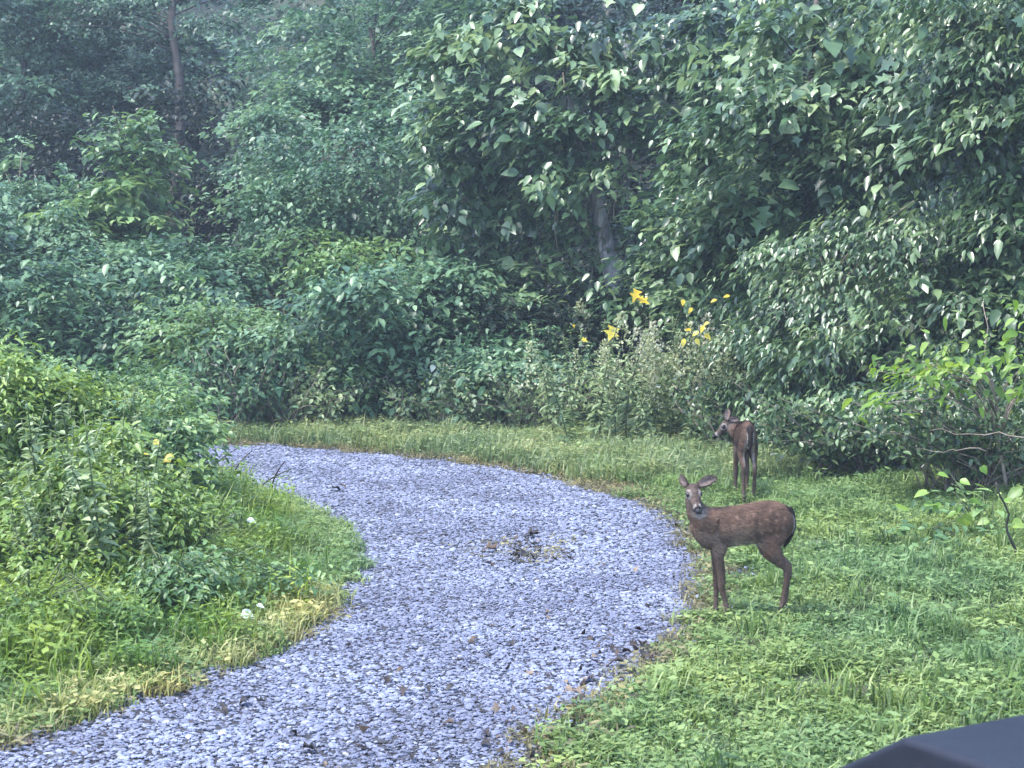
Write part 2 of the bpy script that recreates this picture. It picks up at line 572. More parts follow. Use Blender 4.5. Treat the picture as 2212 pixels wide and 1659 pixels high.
# lawn on the right of the drive
P = rand_pts(-2.5, 12, 6.0, 30, 105)
P = P[RNG.random(len(P)) < np.clip(.75 + .5 * wob(P[:, 0] * 2.1 + 3, P[:, 1] * 1.7), .3, 1)]
P = P[in_view(P)]
sd = poly_sd(P, RP) + 0.11 * wob(P[:, 0] * 2.2, P[:, 1] * 2.2)
right_side = ((P[:, 0] > at(1130, 1659).x - 1.5) & ((P[:, 1] < 19) & (P[:, 0] > -0.8) | (P[:, 1] >= 19) & (P[:, 0] > 1.6)) & (sd > 0.09))
P = P[right_side]
grow('lawn_grass', P, M['lawn'], 'short bright green lawn grass and clover on the right of the drive', h=(0.03, 0.095), broad=15, nb=44, bsize=0.021, w=0.0075, bend=1.9)
# taller clumps in it
Q = rand_pts(-1.5, 10, 6.0, 24, 11)
Q = Q[in_view(Q)]
sd = poly_sd(Q, RP)
Q = Q[(sd > 0.3) & (Q[:, 0] > -0.3) & (wob(Q[:, 0] * 1.3, Q[:, 1] * 1.1) > -0.1)]
grow('clumped_grass', Q, M['lawn'], 'taller loose clumps of green grass scattered over the lawn', h=(0.09, 0.2), w=0.008, nb=26, rad=0.09, bend=1.3, broad=6, bsize=0.035)

# island on the left inside the bend
P = rand_pts(-12, 1.2, 6.5, 21, 150)
P = P[in_view(P)]
sd = poly_sd(P, RP) + 0.10 * wob(P[:, 0] * 2.6, P[:, 1] * 2.6)
isl = (sd > 0.02) & (P[:, 0] < -0.6) & (P[:, 1] < 20.7)
P = P[isl]; sd = sd[isl]
tall = sstep(0.0, 1.6, sd)
near = RNG.random(len(P)) < tall
grow('island_edge_grass', P[~near], M['lawn'], 'fresh green grass along the inside edge of the bend', h=(0.04, 0.11), bend=1.4, broad=14)
grow('island_rough_grass', P[near][::2], M['rough'], 'rough tall grass and low weeds on the bank inside the bend', h=(0.09, 0.27), w=0.007, bend=1.3, broad=30, bsize=0.026, rad=0.15, nb=44)

# verge beyond the drive
P = rand_pts(-13, 6, 19.5, 32, 75)
P = P[in_view(P)]
sd = poly_sd(P, RP)
beyond = (sd > 0.16) & (P[:, 1] > 19.5) & (P[:, 0] < 3.2) & ~((P[:, 0] < -4) & (P[:, 1] < 21.5)) & ((P[:, 1] > 21.6) | (P[:, 0] > -1.8))
P = P[beyond]
grow('verge_grass', P, M['back'], 'soft pale green grass on the verge beyond the drive', h=(0.07, 0.25), w=0.009, bend=1.2, broad=8, bsize=0.03, rad=0.16)
# dry straw along the road edges
P = rand_pts(-13, 3.4, 6.0, 25, 210)
P = P[in_view(P)]
sd = poly_sd(P, RP) + 0.08 * wob(P[:, 0] * 4, P[:, 1] * 4)
farside = (P[:, 1] > 17.3) & (P[:, 0] < 1.9)
keep = (sd > -0.08) & (sd < np.where(farside, 0.42, 0.24)) & (RNG.random(len(P)) < np.where(farside, 0.5, 0.42))
keep &= ~((P[:, 1] > 12.5) & (P[:, 1] < 19.4) & (P[:, 0] < 0))
grow('dry_edge_grass', P[keep], M['straw'], 'dry straw coloured grass fringing the gravel', h=(0.03, 0.08), nb=26, w=0.006, bend=1.6, broad=10, bsize=0.02)

M['yellowgrass'] = grass_mat('yellow_blade', [(0.1, (0.13, 0.15, 0.04)), (0.5, (0.30, 0.31, 0.11)), (0.9, (0.46, 0.43, 0.2))], (0.8, 0.9, 0.9), (1.15, 1.05, 0.9))
P = rand_pts(-6, 0, 6.5, 13.2, 190)
P = P[in_view(P)]
sd = poly_sd(P, RP) + 0.12 * wob(P[:, 0] * 2.5, P[:, 1] * 2)
P = P[(sd > 0.0) & (sd < 0.42) & (P[:, 0] < -1.0) & (RNG.random(len(P)) < .75 * np.exp(-sd / .3))]
grow('yellowed_edge_grass', P, M['yellowgrass'], 'yellowed grass fringing the inside edge of the lower drive', h=(0.05, 0.14), bend=1.4, broad=8)

# ---- leaf litter at the edge
m_lit = leaf_material('litter_leaf', (0.02, 0.014, 0.012), (0.055, 0.038, 0.03), (0.2, 0.15, 0.11), 'instancer', transl=0.1, rough=0.6)


def leaf_fan(pts, curl=0.1, mat=None, name='leaf', tint=0.5):
    """a leaf from its outline (x along, y across) as a fan round the midrib, curled"""
    V = [(0.0, 0, 0)]
    c = [(0.5, 0, -0.02)]
    V = c + [(x, y, abs(y) * curl * 1.6 - (x ** 2) * curl) for x, y in pts]
    n = len(pts)
    F = [(0, 1 + i, 1 + (i + 1) % n) for i in range(n)]
    return mesh_np(name, np.array(V), np.array(F), mat, {'tint': np.full(len(V), tint)})


OVATE = [(0, 0), (0.12, -0.2), (0.35, -0.32), (0.65, -0.22), (1, 0), (0.65, 0.22), (0.35, 0.32), (0.12, 0.2)]
HEART = [(0, 0), (-0.08, -0.22), (0.1, -0.42), (0.4, -0.45), (0.72, -0.26), (1.05, 0), (0.72, 0.26), (0.4, 0.45), (0.1, 0.42), (-0.08, 0.22)]
LOBED = [(0, 0), (0.0, -0.42), (0.28, -0.2), (0.45, -0.55), (0.6, -0.18), (1.05, 0), (0.6, 0.18), (0.45, 0.55), (0.28, 0.2), (0.0, 0.42)]
LANCE = [(0, 0), (0.25, -0.13), (0.55, -0.12), (1, 0), (0.55, 0.12), (0.25, 0.13)]
lit_src = [source('litter_leaf', leaf_fan(s_, c_, m_lit)) for s_, c_ in ((OVATE, 0.5), (LOBED, 0.35), (OVATE, -0.3), (LANCE, 0.6))]
P = rand_pts(-12, 3.4, 6.0, 25, 90)
P = P[in_view(P)]
sd = poly_sd(P, RP)
prob = 0.14 * np.exp(-np.abs(sd - 0.05) / 0.10) + 0.022 * (sd < -.1) * (P[:, 0] > -3) * (P[:, 1] < 16)
patch = np.exp(-(((P[:, 0] - at(1330, 1480).x) / 0.55) ** 2 + ((P[:, 1] - at(1330, 1480).y) / 1.0) ** 2)) + np.exp(-(((P[:, 0] - at(1200, 1600).x) / 0.4) ** 2 + ((P[:, 1] - at(1200, 1600).y) / .5) ** 2))
prob += 0.85 * patch
prob += 0.9 * np.exp(-(((P[:, 0] - at(1140, 1190).x) / 0.3) ** 2 + ((P[:, 1] - at(1140, 1190).y) / 0.6) ** 2))
P = P[RNG.random(len(P)) < prob]
n = len(P)
scatter('leaf_litter', np.column_stack([P, height_np(P[:, 0], P[:, 1]) + 0.035]),
        np.stack([RNG.normal(0, .4, n), RNG.normal(0, .4, n), RNG.uniform(0, 6.28, n)], 1),
        np.repeat(RNG.uniform(0.03, 0.075, n)[:, None], 3, 1), RNG.integers(0, 4, n), lit_src, tint=RNG.random(n) ** 1.5,
        label='brown leaf litter along the edges of the drive')
# straw tuft in the middle of the drive
P = np.stack([at(1140, 1190).x + RNG.normal(0, .22, 70), at(1140, 1190).y + RNG.normal(0, .42, 70)], 1)
grow('drive_centre_grass', P, M['straw'], 'sparse straw grass growing in the middle of the drive', h=(0.02, 0.05), nb=12, bend=1.8, broad=6, bsize=0.02)


# ------------------------------------------------------------------ foliage
def nrm(a):
    return a / (np.linalg.norm(a, axis=-1, keepdims=True) + 1e-9)


T2 = (np.array([[0, 0, 0], [.42, .5, .05], [1, 0, -.10], [.42, -.5, .05]]), np.array([[0, 3, 2], [0, 2, 1]]))
T6 = (np.array([[0, 0, 0], [.22, .40, .03], [.62, .36, .0], [1, 0, -.18], [.62, -.36, .0], [.22, -.40, .03], [.5, 0, -.05]]),
      np.array([[0, 6, 1], [1, 6, 2], [2, 6, 3], [3, 6, 4], [4, 6, 5], [5, 6, 0]]))


def leaves(pos, dirs, nor, size, width, tint, tmpl):
    X = nrm(dirs)
    Zv = nrm(nor - (nor * X).sum(1, keepdims=True) * X)
    Y = np.cross(Zv, X)
    T, F = tmpl
    V = pos[:, None, :] + size[:, None, None] * (T[None, :, 0, None] * X[:, None, :] + T[None, :, 1, None] * width * Y[:, None, :] + T[None, :, 2, None] * Zv[:, None, :])
    n, k = len(pos), len(T)
    FF = (F[None] + (np.arange(n) * k)[:, None, None]).reshape(-1, 3)
    return V.reshape(-1, 3), FF, np.repeat(tint, k)


TRI_COUNT = [0]


def bough_points(blobs, nb, rng, droop=0.25, shell=0.75):
    """centres of boughs over the outside of the blobs: blob = (centre, (rx,ry,rz), weight)"""
    w = np.array([b[2] for b in blobs], float); w /= w.sum()
    ch = rng.choice(len(blobs), nb, p=w)
    C = np.array([tuple(b[0]) for b in blobs])[ch]
    R = np.array([b[1] for b in blobs])[ch]
    d = nrm(rng.normal(size=(nb, 3)))
    d[:, 1] = np.where(rng.random(nb) < 0.62, -np.abs(d[:, 1]), d[:, 1])        # a little fuller on the side of the open ground, where the light is
    rr = (shell + (1 - shell) * rng.random(nb)) * (0.78 + 0.5 * rng.random(nb))
    rr *= 1 + 0.16 * np.sin(d[:, 0] * 5 + C[:, 0] * 3) * np.cos(d[:, 2] * 6 + C[:, 2] * 4)
    rr = np.where(rng.random(nb) < 0.2, rr * 0.6, rr)
    return C + d * R * rr[:, None], d


def foliage(blobs, nb, per, lsize, mat, seed, name='crown', parent=None, spread=(0.55, 0.22), width=0.62, tmpl=T2, up=0.9, out=0.5,
            rand=0.45, droop=0.25, lean=(0, 0, 0), shell=0.75, tone=0.0, tonev=0.35, sag=0.35, origin=None, zmin=None, keep_idx=0):
    rng = np.random.default_rng(seed)
    if name in ('crown', 'foliage'):
        nbl = []
        for c_, r_, w_ in blobs:                      # break every mass into uneven lobes
            for _ in range(5):
                d_ = rng.normal(0, .42, 3)
                k_ = rng.uniform(.32, .72)
                st = rng.uniform(.75, 1.35)
                nbl.append((Vector((c_[0] + d_[0] * r_[0] * 1.15, c_[1] + d_[1] * r_[1], c_[2] + d_[2] * r_[2] * 1.15)), (r_[0] * k_ * st * 1.15, r_[1] * k_, r_[2] * k_ * 1.2 / st), w_ * k_))
        blobs = nbl
    if name == 'crown':
        nb = int(nb * 0.62); per = int(per * 1.35); spread = (spread[0] * 1.1, spread[1])
    bc, bd = bough_points(blobs, nb, rng, droop, shell)
    bs = rng.uniform(0.6, 1.35, nb)
    bt = np.clip(rng.normal(0.5 + tone, tonev, nb), 0, 1)
    ch = np.repeat(np.arange(nb), per)
    n = len(ch)
    # each bough is a sagging fan of twigs, leaves set alternately along them
    ax = nrm(np.stack([bd[:, 0], bd[:, 1], 0 * bd[:, 2]], 1) + rng.normal(0, .4, (nb, 3)) * np.array([1, 1, .35]) + np.array(lean))
    sid = nrm(np.cross(ax, np.array([0, 0, 1.0]) + rng.normal(0, 0.22, (nb, 3))))
    nn = np.cross(sid, ax); nn *= np.sign(nn[:, 2:3] + 1e-6)
    K = 7
    ang = np.linspace(-1.35, 1.35, K)[None, :] + rng.normal(0, .16, (nb, K))
    tl = spread[0] * 2.3 * (1 - .28 * np.abs(ang)) * rng.uniform(.7, 1.25, (nb, K))
    ti = rng.integers(0, K, n)
    t = .08 + .92 * rng.random(n) ** .75
    an, ln_ = ang[ch, ti], tl[ch, ti] * bs[ch]
    td = ax[ch] * np.cos(an)[:, None] + sid[ch] * np.sin(an)[:, None]
    sg = np.where(rng.random(n) < .5, -1., 1.)
    sd2 = -ax[ch] * np.sin(an)[:, None] + sid[ch] * np.cos(an)[:, None]
    pos = bc[ch] - ax[ch] * (spread[0] * .95 * bs[ch])[:, None] + td * (t * ln_)[:, None] + sd2 * (rng.normal(0, .09, n) * ln_)[:, None] \
        + nn[ch] * (rng.normal(0, .35, n) * spread[1])[:, None]
    pos[:, 2] -= sag * .55 * ln_ * t ** 2
    dirs = td * .7 + sd2 * (sg * rng.uniform(.2, 1.1, n))[:, None] + rng.normal(0, .28, (n, 3))
    dirs[:, 2] -= (droop * rng.uniform(-.1, 1.2, n) + sag * t * .35)
    dirs += np.array(lean) * .8
    tilt = rng.normal(0, .28, (nb, 3))
    nor = np.array([0, 0, up + .75]) + bd[ch] * out * .4 + tilt[ch] + np.array([lean[0] * .6, 0, 0]) + rng.normal(0, rand * .7, (n, 3))
    size = lsize * np.clip(rng.normal(1, .3, n), .4, 1.9) * rng.uniform(.75, 1.3, nb)[ch]
    tint = np.clip(bt[ch] * 0.65 + rng.random(n) * 0.35, 0, 1)
    if zmin is not None:
        k = pos[:, 2] > zmin + rng.uniform(0, .15, n)
        pos, dirs, nor, size, tint = pos[k], dirs[k], nor[k], size[k], tint[k]
    o3 = np.array(origin if origin is not None else (0, 0, 0), float)
    V, F, A = leaves(pos - o3, dirs, nor, size, width, tint, tmpl)
    TRI_COUNT[0] += len(F)
    o = link(name, mesh_np(name, V, F, mat, {'tint': A}), parent)
    return o, bc


def wood(base, blobs, bc, mat, parent, seed, r0=0.12, nl=26, lean=0.1, name='trunk', top=None):
    """trunk with its limbs as one continuous piece, in the coordinates of the base"""
    r = random.Random(seed)
    g = Geo()
    base = Vector(base)
    C = blobs[0][0]
    topz = top if top is not None else max(b[0][2] + b[1][2] * 0.6 for b in blobs)
    tp = Vector((base.x + (C[0] - base.x) * 0.8, base.y + (C[1] - base.y) * 0.8, topz)) - base
    n = 9
    pts, rad = [], []
    for i in range(n):
        t = i / (n - 1)
        pts.append(Vector((tp.x * t + r.uniform(-1, 1) * lean * t, tp.y * t + r.uniform(-1, 1) * lean * t, tp.z * t - 0.08 * (i == 0))))
        rad.append(r0 * (1.25 if i == 0 else 1) * (1 - 0.8 * t))
    g.tube(pts, rad, 9)
    pick = r.sample(range(len(bc)), min(nl, len(bc)))
    for k in pick:
        e = Vector(bc[k]) - base
        t = max(0.3 if nl > 10 else .55, min(0.92, (e.z - r.uniform(0.3, 1.2)) / max(tp.z, .1)))
        i = min(int(t * (n - 1)), n - 2)
        a = pts[i].lerp(pts[i + 1], t * (n - 1) - i)
        mid = a.lerp(e, 0.5) + Vector((r.uniform(-.15, .15), r.uniform(-.15, .15), r.uniform(0.02, .3)))
        rr = min(0.04, max(min(0.012, r0 * .55), rad[i] * 0.3))
        g.tube([a, a.lerp(mid, .5) + Vector((0, 0, .05)), mid, mid.lerp(e, .6), e], [rr, rr * .8, rr * .6, rr * .4, 0.006], 5)
    return link(name, g.mesh(name, mat), parent)


def blob(px, py, rx, ry, Y, ry_m, w=1.0):
    c = atY(px, py, Y)
    k = FPX / Y
    return (c, (rx / k, ry_m, ry / k), w)


def plant(name, label, cat, base_px, Y, blobs, seed, leafmat, group=None, nb=120, per=120, lsize=0.1, bark='bark_dark', r0=0.1, nl=24, top=None, wlean=.1, crown='crown', trunk='trunk', **kw):
    bx = atY(base_px, 545, Y).x
    base = Vector((bx, Y, H(bx, Y)))
    root = empty(name, base)
    tag(root, label, cat, group)
    o, bc = foliage(blobs, nb, per, lsize, leafmat, seed, crown, root, origin=base, zmin=base.z + 0.03, **kw)
    wood(base, blobs, bc, M[bark], root, seed, r0, nl, wlean, top=top, name=trunk)
    return root, bc


L = leaf_material
M['l_far'] = L('leaf_far', (0.022, 0.048, 0.034), (0.055, 0.11, 0.075), (0.13, 0.22, 0.14))
M['l_shade'] = L('leaf_shade_tone', (0.006, 0.012, 0.010), (0.012, 0.022, 0.015), (0.03, 0.05, 0.03))  # near-black leaves: the deep shade of the wood's gaps put into the colour
M['l_mid'] = L('leaf_mid', (0.022, 0.052, 0.032), (0.068, 0.145, 0.082), (0.2, 0.31, 0.17))
M['l_bright'] = L('leaf_bright', (0.035, 0.08, 0.032), (0.095, 0.18, 0.07), (0.22, 0.33, 0.13))
M['l_vine'] = L('leaf_vine', (0.018, 0.042, 0.022), (0.07, 0.135, 0.065), (0.24, 0.33, 0.16), rough=0.33, spec=0.6)
M['l_right'] = L('leaf_right', (0.016, 0.036, 0.018), (0.06, 0.115, 0.05), (0.2, 0.28, 0.13), rough=0.33, spec=0.6)
M['l_lime'] = L('leaf_lime', (0.08, 0.15, 0.03), (0.14, 0.25, 0.045), (0.24, 0.34, 0.08), transl=0.4)
M['l_weed'] = L('leaf_weed', (0.05, 0.10, 0.025), (0.14, 0.23, 0.05), (0.28, 0.38, 0.10))
M['l_weed2'] = L('leaf_weed_grey', (0.11, 0.17, 0.08), (0.19, 0.26, 0.13), (0.3, 0.37, 0.2))
M['l_brown'] = L('leaf_brown', (0.05, 0.04, 0.03), (0.09, 0.075, 0.05), (0.16, 0.14, 0.09))
M['l_yellow'] = L('leaf_yellow', (0.6, 0.42, 0.03), (0.75, 0.56, 0.06), (0.85, 0.7, 0.14), 'object', transl=0.5)
M['l_pale'] = L('leaf_pale', (0.35, 0.42, 0.36), (0.45, 0.52, 0.47), (0.6, 0.66, 0.6), 'object', transl=0.2)
M['o_vine'] = L('leaf_vine_large', (0.05, 0.10, 0.055), (0.11, 0.19, 0.10), (0.26, 0.34, 0.18), 'object', rough=0.32, spec=0.6)
M['o_lime'] = L('leaf_lime_large', (0.1, 0.19, 0.03), (0.17, 0.29, 0.05), (0.26, 0.36, 0.09), 'object', transl=0.4)

# far woods on the slope: one mass nobody could count
wb = []
rr = random.Random(3)
for i in range(120):
    Y = rr.uniform(42, 72)
    px = rr.uniform(-400, 2600)
    bx = atY(px, 545, Y).x
    z = H(bx, Y)
    wb.append((Vector((bx, Y, z + rr.uniform(0.6, 7.0))), (rr.uniform(1.6, 3.2), 1.8, rr.uniform(1.2, 2.4)), 1.0))
fw, _ = foliage(wb, 4600, 55, 0.2, M['l_far'], 5, 'distant_woods', spread=(0.8, 0.3), tonev=0.3)
tag(fw, 'dim mass of woodland closing the view behind the nearer trees', kind='stuff')

# far trees with trunks one can make out
plant('woodland_tree', 'tall dim tree with thin dark trunk at the far left edge', 'tree', 40, 41,
      [blob(60, 60, 230, 170, 41, 1.8, 2), blob(150, 220, 200, 120, 41, 1.6)], 11, M['l_far'], nb=150, per=150, lsize=0.12, r0=0.2, top=7.5, tone=0.05)
plant('woodland_tree', 'tall tree with dark leaning trunk showing at the top left', 'tree', 372, 38.2,
      [blob(400, -20, 210, 110, 40.6, 1.2, 2), blob(280, 190, 170, 90, 40.6, 1.2)], 12, M['l_far'], nb=120, per=150, lsize=0.12, r0=0.19, wlean=.3, top=9.5, tone=0.0)
plant('woodland_tree', 'broad pale blue green tree with layered boughs at the top centre left', 'tree', 800, 37,
      [blob(810, 70, 230, 150, 37, 1.9, 2), blob(900, 240, 190, 110, 36.5, 1.5), blob(690, 230, 110, 70, 36.5, 1.3)], 13, M['l_mid'], nb=230, per=150, lsize=0.12, r0=0.16, tone=0.12, top=7.0)
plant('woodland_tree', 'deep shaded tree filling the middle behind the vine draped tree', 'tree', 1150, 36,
      [blob(1120, 200, 220, 330, 36, 1.5, 2), blob(1060, 520, 260, 150, 35, 1.3)], 14, M['l_shade'], nb=200, per=130, lsize=0.12, r0=0.16, tone=-0.05, top=6.0)
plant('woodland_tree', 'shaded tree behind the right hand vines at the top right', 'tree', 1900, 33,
      [blob(1900, 150, 420, 260, 33, 1.6, 2), blob(1800, 420, 400, 200, 33, 1.4)], 15, M['l_shade'], nb=230, per=130, lsize=0.12, r0=0.16, top=6.5)
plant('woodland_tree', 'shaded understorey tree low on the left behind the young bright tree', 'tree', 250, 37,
      [blob(150, 380, 330, 150, 37, 1.5, 2), blob(480, 420, 200, 170, 37, 1.3, 1.5), blob(640, 600, 260, 130, 33.5, 1.0, 1.5)], 16, M['l_shade'], nb=260, per=130, lsize=0.12, r0=0.1, tone=-0.05)

# middle layer
plant('young_tree', 'young bright tree with broad pale leaves and a pointed top on the left', 'tree', 290, 32,
      [blob(245, 265, 45, 60, 32, .5, .5), blob(290, 380, 120, 100, 32, .9, 2), blob(250, 490, 170, 90, 31.5, 1.0, 2)], 21, M['l_bright'], nb=95, per=60, lsize=0.16, r0=0.05,
      tone=0.15, tmpl=T6, spread=(0.42, 0.2), up=0.8, out=0.7)
plant('drooping_tree', 'broad tree with drooping layered boughs in the left middle', 'tree', 760, 31,
      [blob(760, 380, 200, 100, 31, 1.3, 2), blob(880, 500, 150, 110, 30.5, 1.2, 1.3), blob(640, 450, 120, 70, 31, 1.0)], 22, M['l_mid'], nb=190, per=150, lsize=0.095, r0=0.1,
      tone=0.1, sag=0.7, droop=0.4)
plant('shrub', 'rounded dim green shrub under the drooping tree', 'shrub', 560, 29.5,
      [blob(440, 575, 150, 55, 29.5, .8, 1.5), blob(300, 600, 130, 55, 30, .8)], 23, M['l_mid'], nb=110, per=150, lsize=0.1, r0=0.05)
plant('shrub', 'wide leafy shrub at the left edge above the foreground weeds', 'shrub', 130, 27,
      [blob(60, 650, 170, 110, 27, 1.0, 1.5), blob(240, 690, 130, 100, 27, 1.0, 1.2)], 24, M['l_mid'], nb=120, per=90, lsize=0.13, r0=0.05, tone=0.12, tmpl=T6)
plant('shrub', 'rounded pale topped shrub with bare brown stems at its foot', 'shrub', 470, 26,
      [blob(480, 710, 150, 65, 26, 1.0, 2), blob(400, 760, 90, 50, 26, .8)], 25, M['l_bright'], nb=85, per=90, lsize=0.11, r0=0.04, nl=40, bark='twig', tone=0.1, tmpl=T6, sag=0.6)
plant('shrub', 'large mounded shrub left of the vine draped trunk', 'shrub', 920, 26.5,
      [blob(930, 650, 160, 70, 26.5, 1.0, 2), blob(1010, 720, 190, 90, 26, 1.0, 2), blob(780, 760, 110, 60, 26, .8)], 26, M['l_mid'], nb=220, per=90, lsize=0.115, r0=0.05, nl=40, bark='twig', tone=0.15, tmpl=T6)
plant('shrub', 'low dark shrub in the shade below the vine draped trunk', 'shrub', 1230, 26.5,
      [blob(1250, 720, 170, 90, 26.5, .9, 2)], 27, M['l_shade'], nb=90, per=110, lsize=0.1, r0=0.04, nl=30, bark='twig', tone=0.05)

# ---- brown bare tangle at the foot of the left shrubs
def tangle(name, label, px, py, Y, n, seed, mat, hgt=1.1, wid=0.9, cat='brush', leafmat=None, nleaf=0, base_rad=0.2, curve=0.5):
    p = atY(px, py, Y)
    base = Vector((p.x, Y, H(p.x, Y)))
    root = empty(name, base); tag(root, label, cat)
    r = random.Random(seed); g = Geo(); tips = []
    for i in range(n):
        a = r.uniform(0, 6.28)
        q = Vector((math.cos(a) * base_rad * r.random() * 2.5 * wid, math.sin(a) * base_rad * r.random(), 0))
        e = Vector((r.uniform(-1, 1) * wid, r.uniform(-.5, .5) * wid, r.uniform(0.35, 1) * hgt))
        k = r.uniform(-curve, curve)
        pts = []
        for j in range(7):
            t = j / 6
            w = q.lerp(q * .3 + e, t)
            w += Vector((k * math.sin(t * 3.1) * .4, 0, math.sin(t * 2.6) * 0.22 * hgt * r.uniform(.6, 1)))
            pts.append(w)
        rad = r.uniform(0.006, 0.016)
        g.tube(pts, [rad * (1 - 0.75 * j / 6) for j in range(7)], 4)
        tips += pts[2:]
    link('stems', g.mesh('stems', mat), root).name = 'stem'
    if nleaf:
        rng = np.random.default_rng(seed)
        T = np.array([tuple(t) for t in tips])
        pos = T[rng.integers(0, len(T), nleaf)] + rng.normal(0, .07, (nleaf, 3))
        V, F, A = leaves(pos, rng.normal(0, 1, (nleaf, 3)) + np.array([0, 0, -.4]), np.array([0, 0, .8]) + rng.normal(0, .6, (nleaf, 3)),
                         np.clip(rng.normal(.07, .02, nleaf), .03, .12), .6, rng.random(nleaf), T6)
        TRI_COUNT[0] += len(F)
        link('foliage', mesh_np('foliage', V, F, leafmat, {'tint': A}), root)
    return root


tangle('dead_brush', 'bare brown tangle of arching stems below the left shrubs', 485, 870, 24.6, 55, 31, M['twig'], 1.1, .8, 'brush', M['l_mid'], 1800)
tangle('dead_brush', 'dark twiggy tangle in the middle of the far verge', 1090, 860, 25, 50, 32, M['twig'], .9, 1.1, 'brush', M['l_weed'], 900)
tangle('dead_brush', 'grey twiggy bramble thicket at the right edge beside the lawn', 2120, 1050, 18.2, 90, 33, M['twig'], .95, 1.3, 'brush', M['l_right'], 4500)
tangle('dead_brush', 'leafy brambles between the far deer and the right hand thicket', 1860, 985, 20, 60, 35, M['twig'], .8, 1.3, 'brush', M['l_right'], 4500)
tangle('dead_brush', 'twiggy weeds between the far verge and the mounded shrub', 760, 860, 25.2, 40, 34, M['twig'], .8, 1.1, 'brush', M['l_mid'], 1500)

for i, (px, py, Y, lab, mt_) in enumerate([(640, 868, 24.8, 'pale grassy weeds at the left of the far verge', 'l_weed2'), (980, 872, 24.6, 'pale weedy tangle right of the tan stalks', 'l_weed2'),
                                     (1180, 880, 24.2, 'loose grey green weeds at the left end of the plumed stand', 'l_weed2'), (830, 860, 25.4, 'twiggy dark undergrowth behind the tan stalks', 'l_right'),
                                     (1640, 930, 21.8, 'tangled low growth right behind the far deer', 'l_right')]):
    tangle('undergrowth', lab, px, py, Y, 46, 80 + i, M['twig'], .85, 1.0, 'undergrowth', M[mt_], 1700)
# undergrowth filling the wood edge, so that no bush stands alone
for i, (px, py, rx, ry, Y, mt_, ls, lab) in enumerate([
        (120, 520, 150, 60, 30.5, 'l_mid', .12, 'loose understorey bush at the far left under the young tree'),
        (430, 640, 110, 50, 28, 'l_mid', .1, 'small sprawling bush between the two rounded shrubs on the left'),
        (700, 560, 100, 50, 29, 'l_bright', .12, 'bright sprig topped bush at the foot of the drooping tree'),
        (620, 760, 100, 60, 26.2, 'l_mid', .1, 'low bush right of the bare brown stems'),
        (830, 800, 110, 50, 25.6, 'l_bright', .085, 'low pale leafed bush behind the tan stalks'),
        (1060, 620, 110, 70, 27.5, 'l_vine', .13, 'vine heaped bush left of the grey trunk foot'),
        (1130, 790, 120, 50, 25.2, 'l_mid', .09, 'low bush left of the plumed weeds'),
        (1010, 300, 90, 110, 29.5, 'l_mid', .12, 'slender tree in the shade left of the vine draped tree'),
        (560, 300, 70, 90, 34, 'l_mid', .11, 'slender pale tree between the leaning trunk and the layered tree'),
        (1620, 780, 70, 60, 23.2, 'l_right', .09, 'small bush right of the yellow leaves'),
        (1560, 480, 90, 80, 25.2, 'l_vine', .14, 'hanging mass of broad leaves right of the grey trunk'),
        (40, 380, 110, 90, 34, 'l_mid', .12, 'dim bush at the far left edge below the tall tree')]):
    plant('understorey_bush', lab, 'bush', px, Y, [blob(px, py, rx, ry, Y, .8, 2), blob(px + 40, py + 40, rx * .8, ry * .7, Y - .3, .6)], 300 + i, M[mt_], nb=52, per=85, lsize=ls, r0=0.03,
          nl=22, bark='twig', tmpl=T6, tone=.1, spread=(.42, .2), lean=(-.15, 0, -.05))

# ---- vine draped tree with the grey trunk
def large_leaves(root, base, blobs, n, seed, mat, shapes, size, up=0.7, out=0.9, lean=(0, 0, 0), name='leaf', label=None, front=0.9):
    rng = np.random.default_rng(seed)
    meshes = [leaf_fan(s_, c_, mat, 'leaf') for s_, c_ in shapes]
    w = np.array([b[2] for b in blobs], float); w /= w.sum()
    nc = max(4, n // 7)
    ch = rng.choice(len(blobs), nc, p=w)
    C = np.array([tuple(b[0]) for b in blobs])[ch]; R = np.array([b[1] for b in blobs])[ch]
    d = nrm(rng.normal(size=(nc, 3)) * np.array([1, .7, 1])); d[:, 1] = -np.abs(d[:, 1])
    cc = C + d * R * rng.uniform(0.95, 1.12, nc)[:, None]
    b3 = Vector(base)
    for i in range(n):
        k = rng.integers(0, nc)
        p = Vector(cc[k] + rng.normal(0, 1, 3) * np.array([.28, .12, .16]) + np.array(lean) * rng.normal(0, .25))
        if p.z < b3.z + .1: continue
        x = Vector(rng.normal(0, .55, 3) * np.array([1.2, .8, .5]) + np.array([d[k, 0] * .6, -0.25, -.3]) + np.array(lean)).normalized()
        z = Vector(np.array([0, -0.3, up + .25]) + d[k] * out * .3 + rng.normal(0, .3, 3))
        z = (z - x * z.dot(x)).normalized()
        y = z.cross(x)
        s = size * float(np.clip(rng.normal(1, .25), .5, 1.7))
        o = link(name, meshes[int(rng.integers(0, len(meshes)))], root)
        m4 = Matrix((x, y, z)).transposed().to_4x4() @ Matrix.Scale(s, 4)
        m4.translation = p - b3
        o.matrix_local = m4


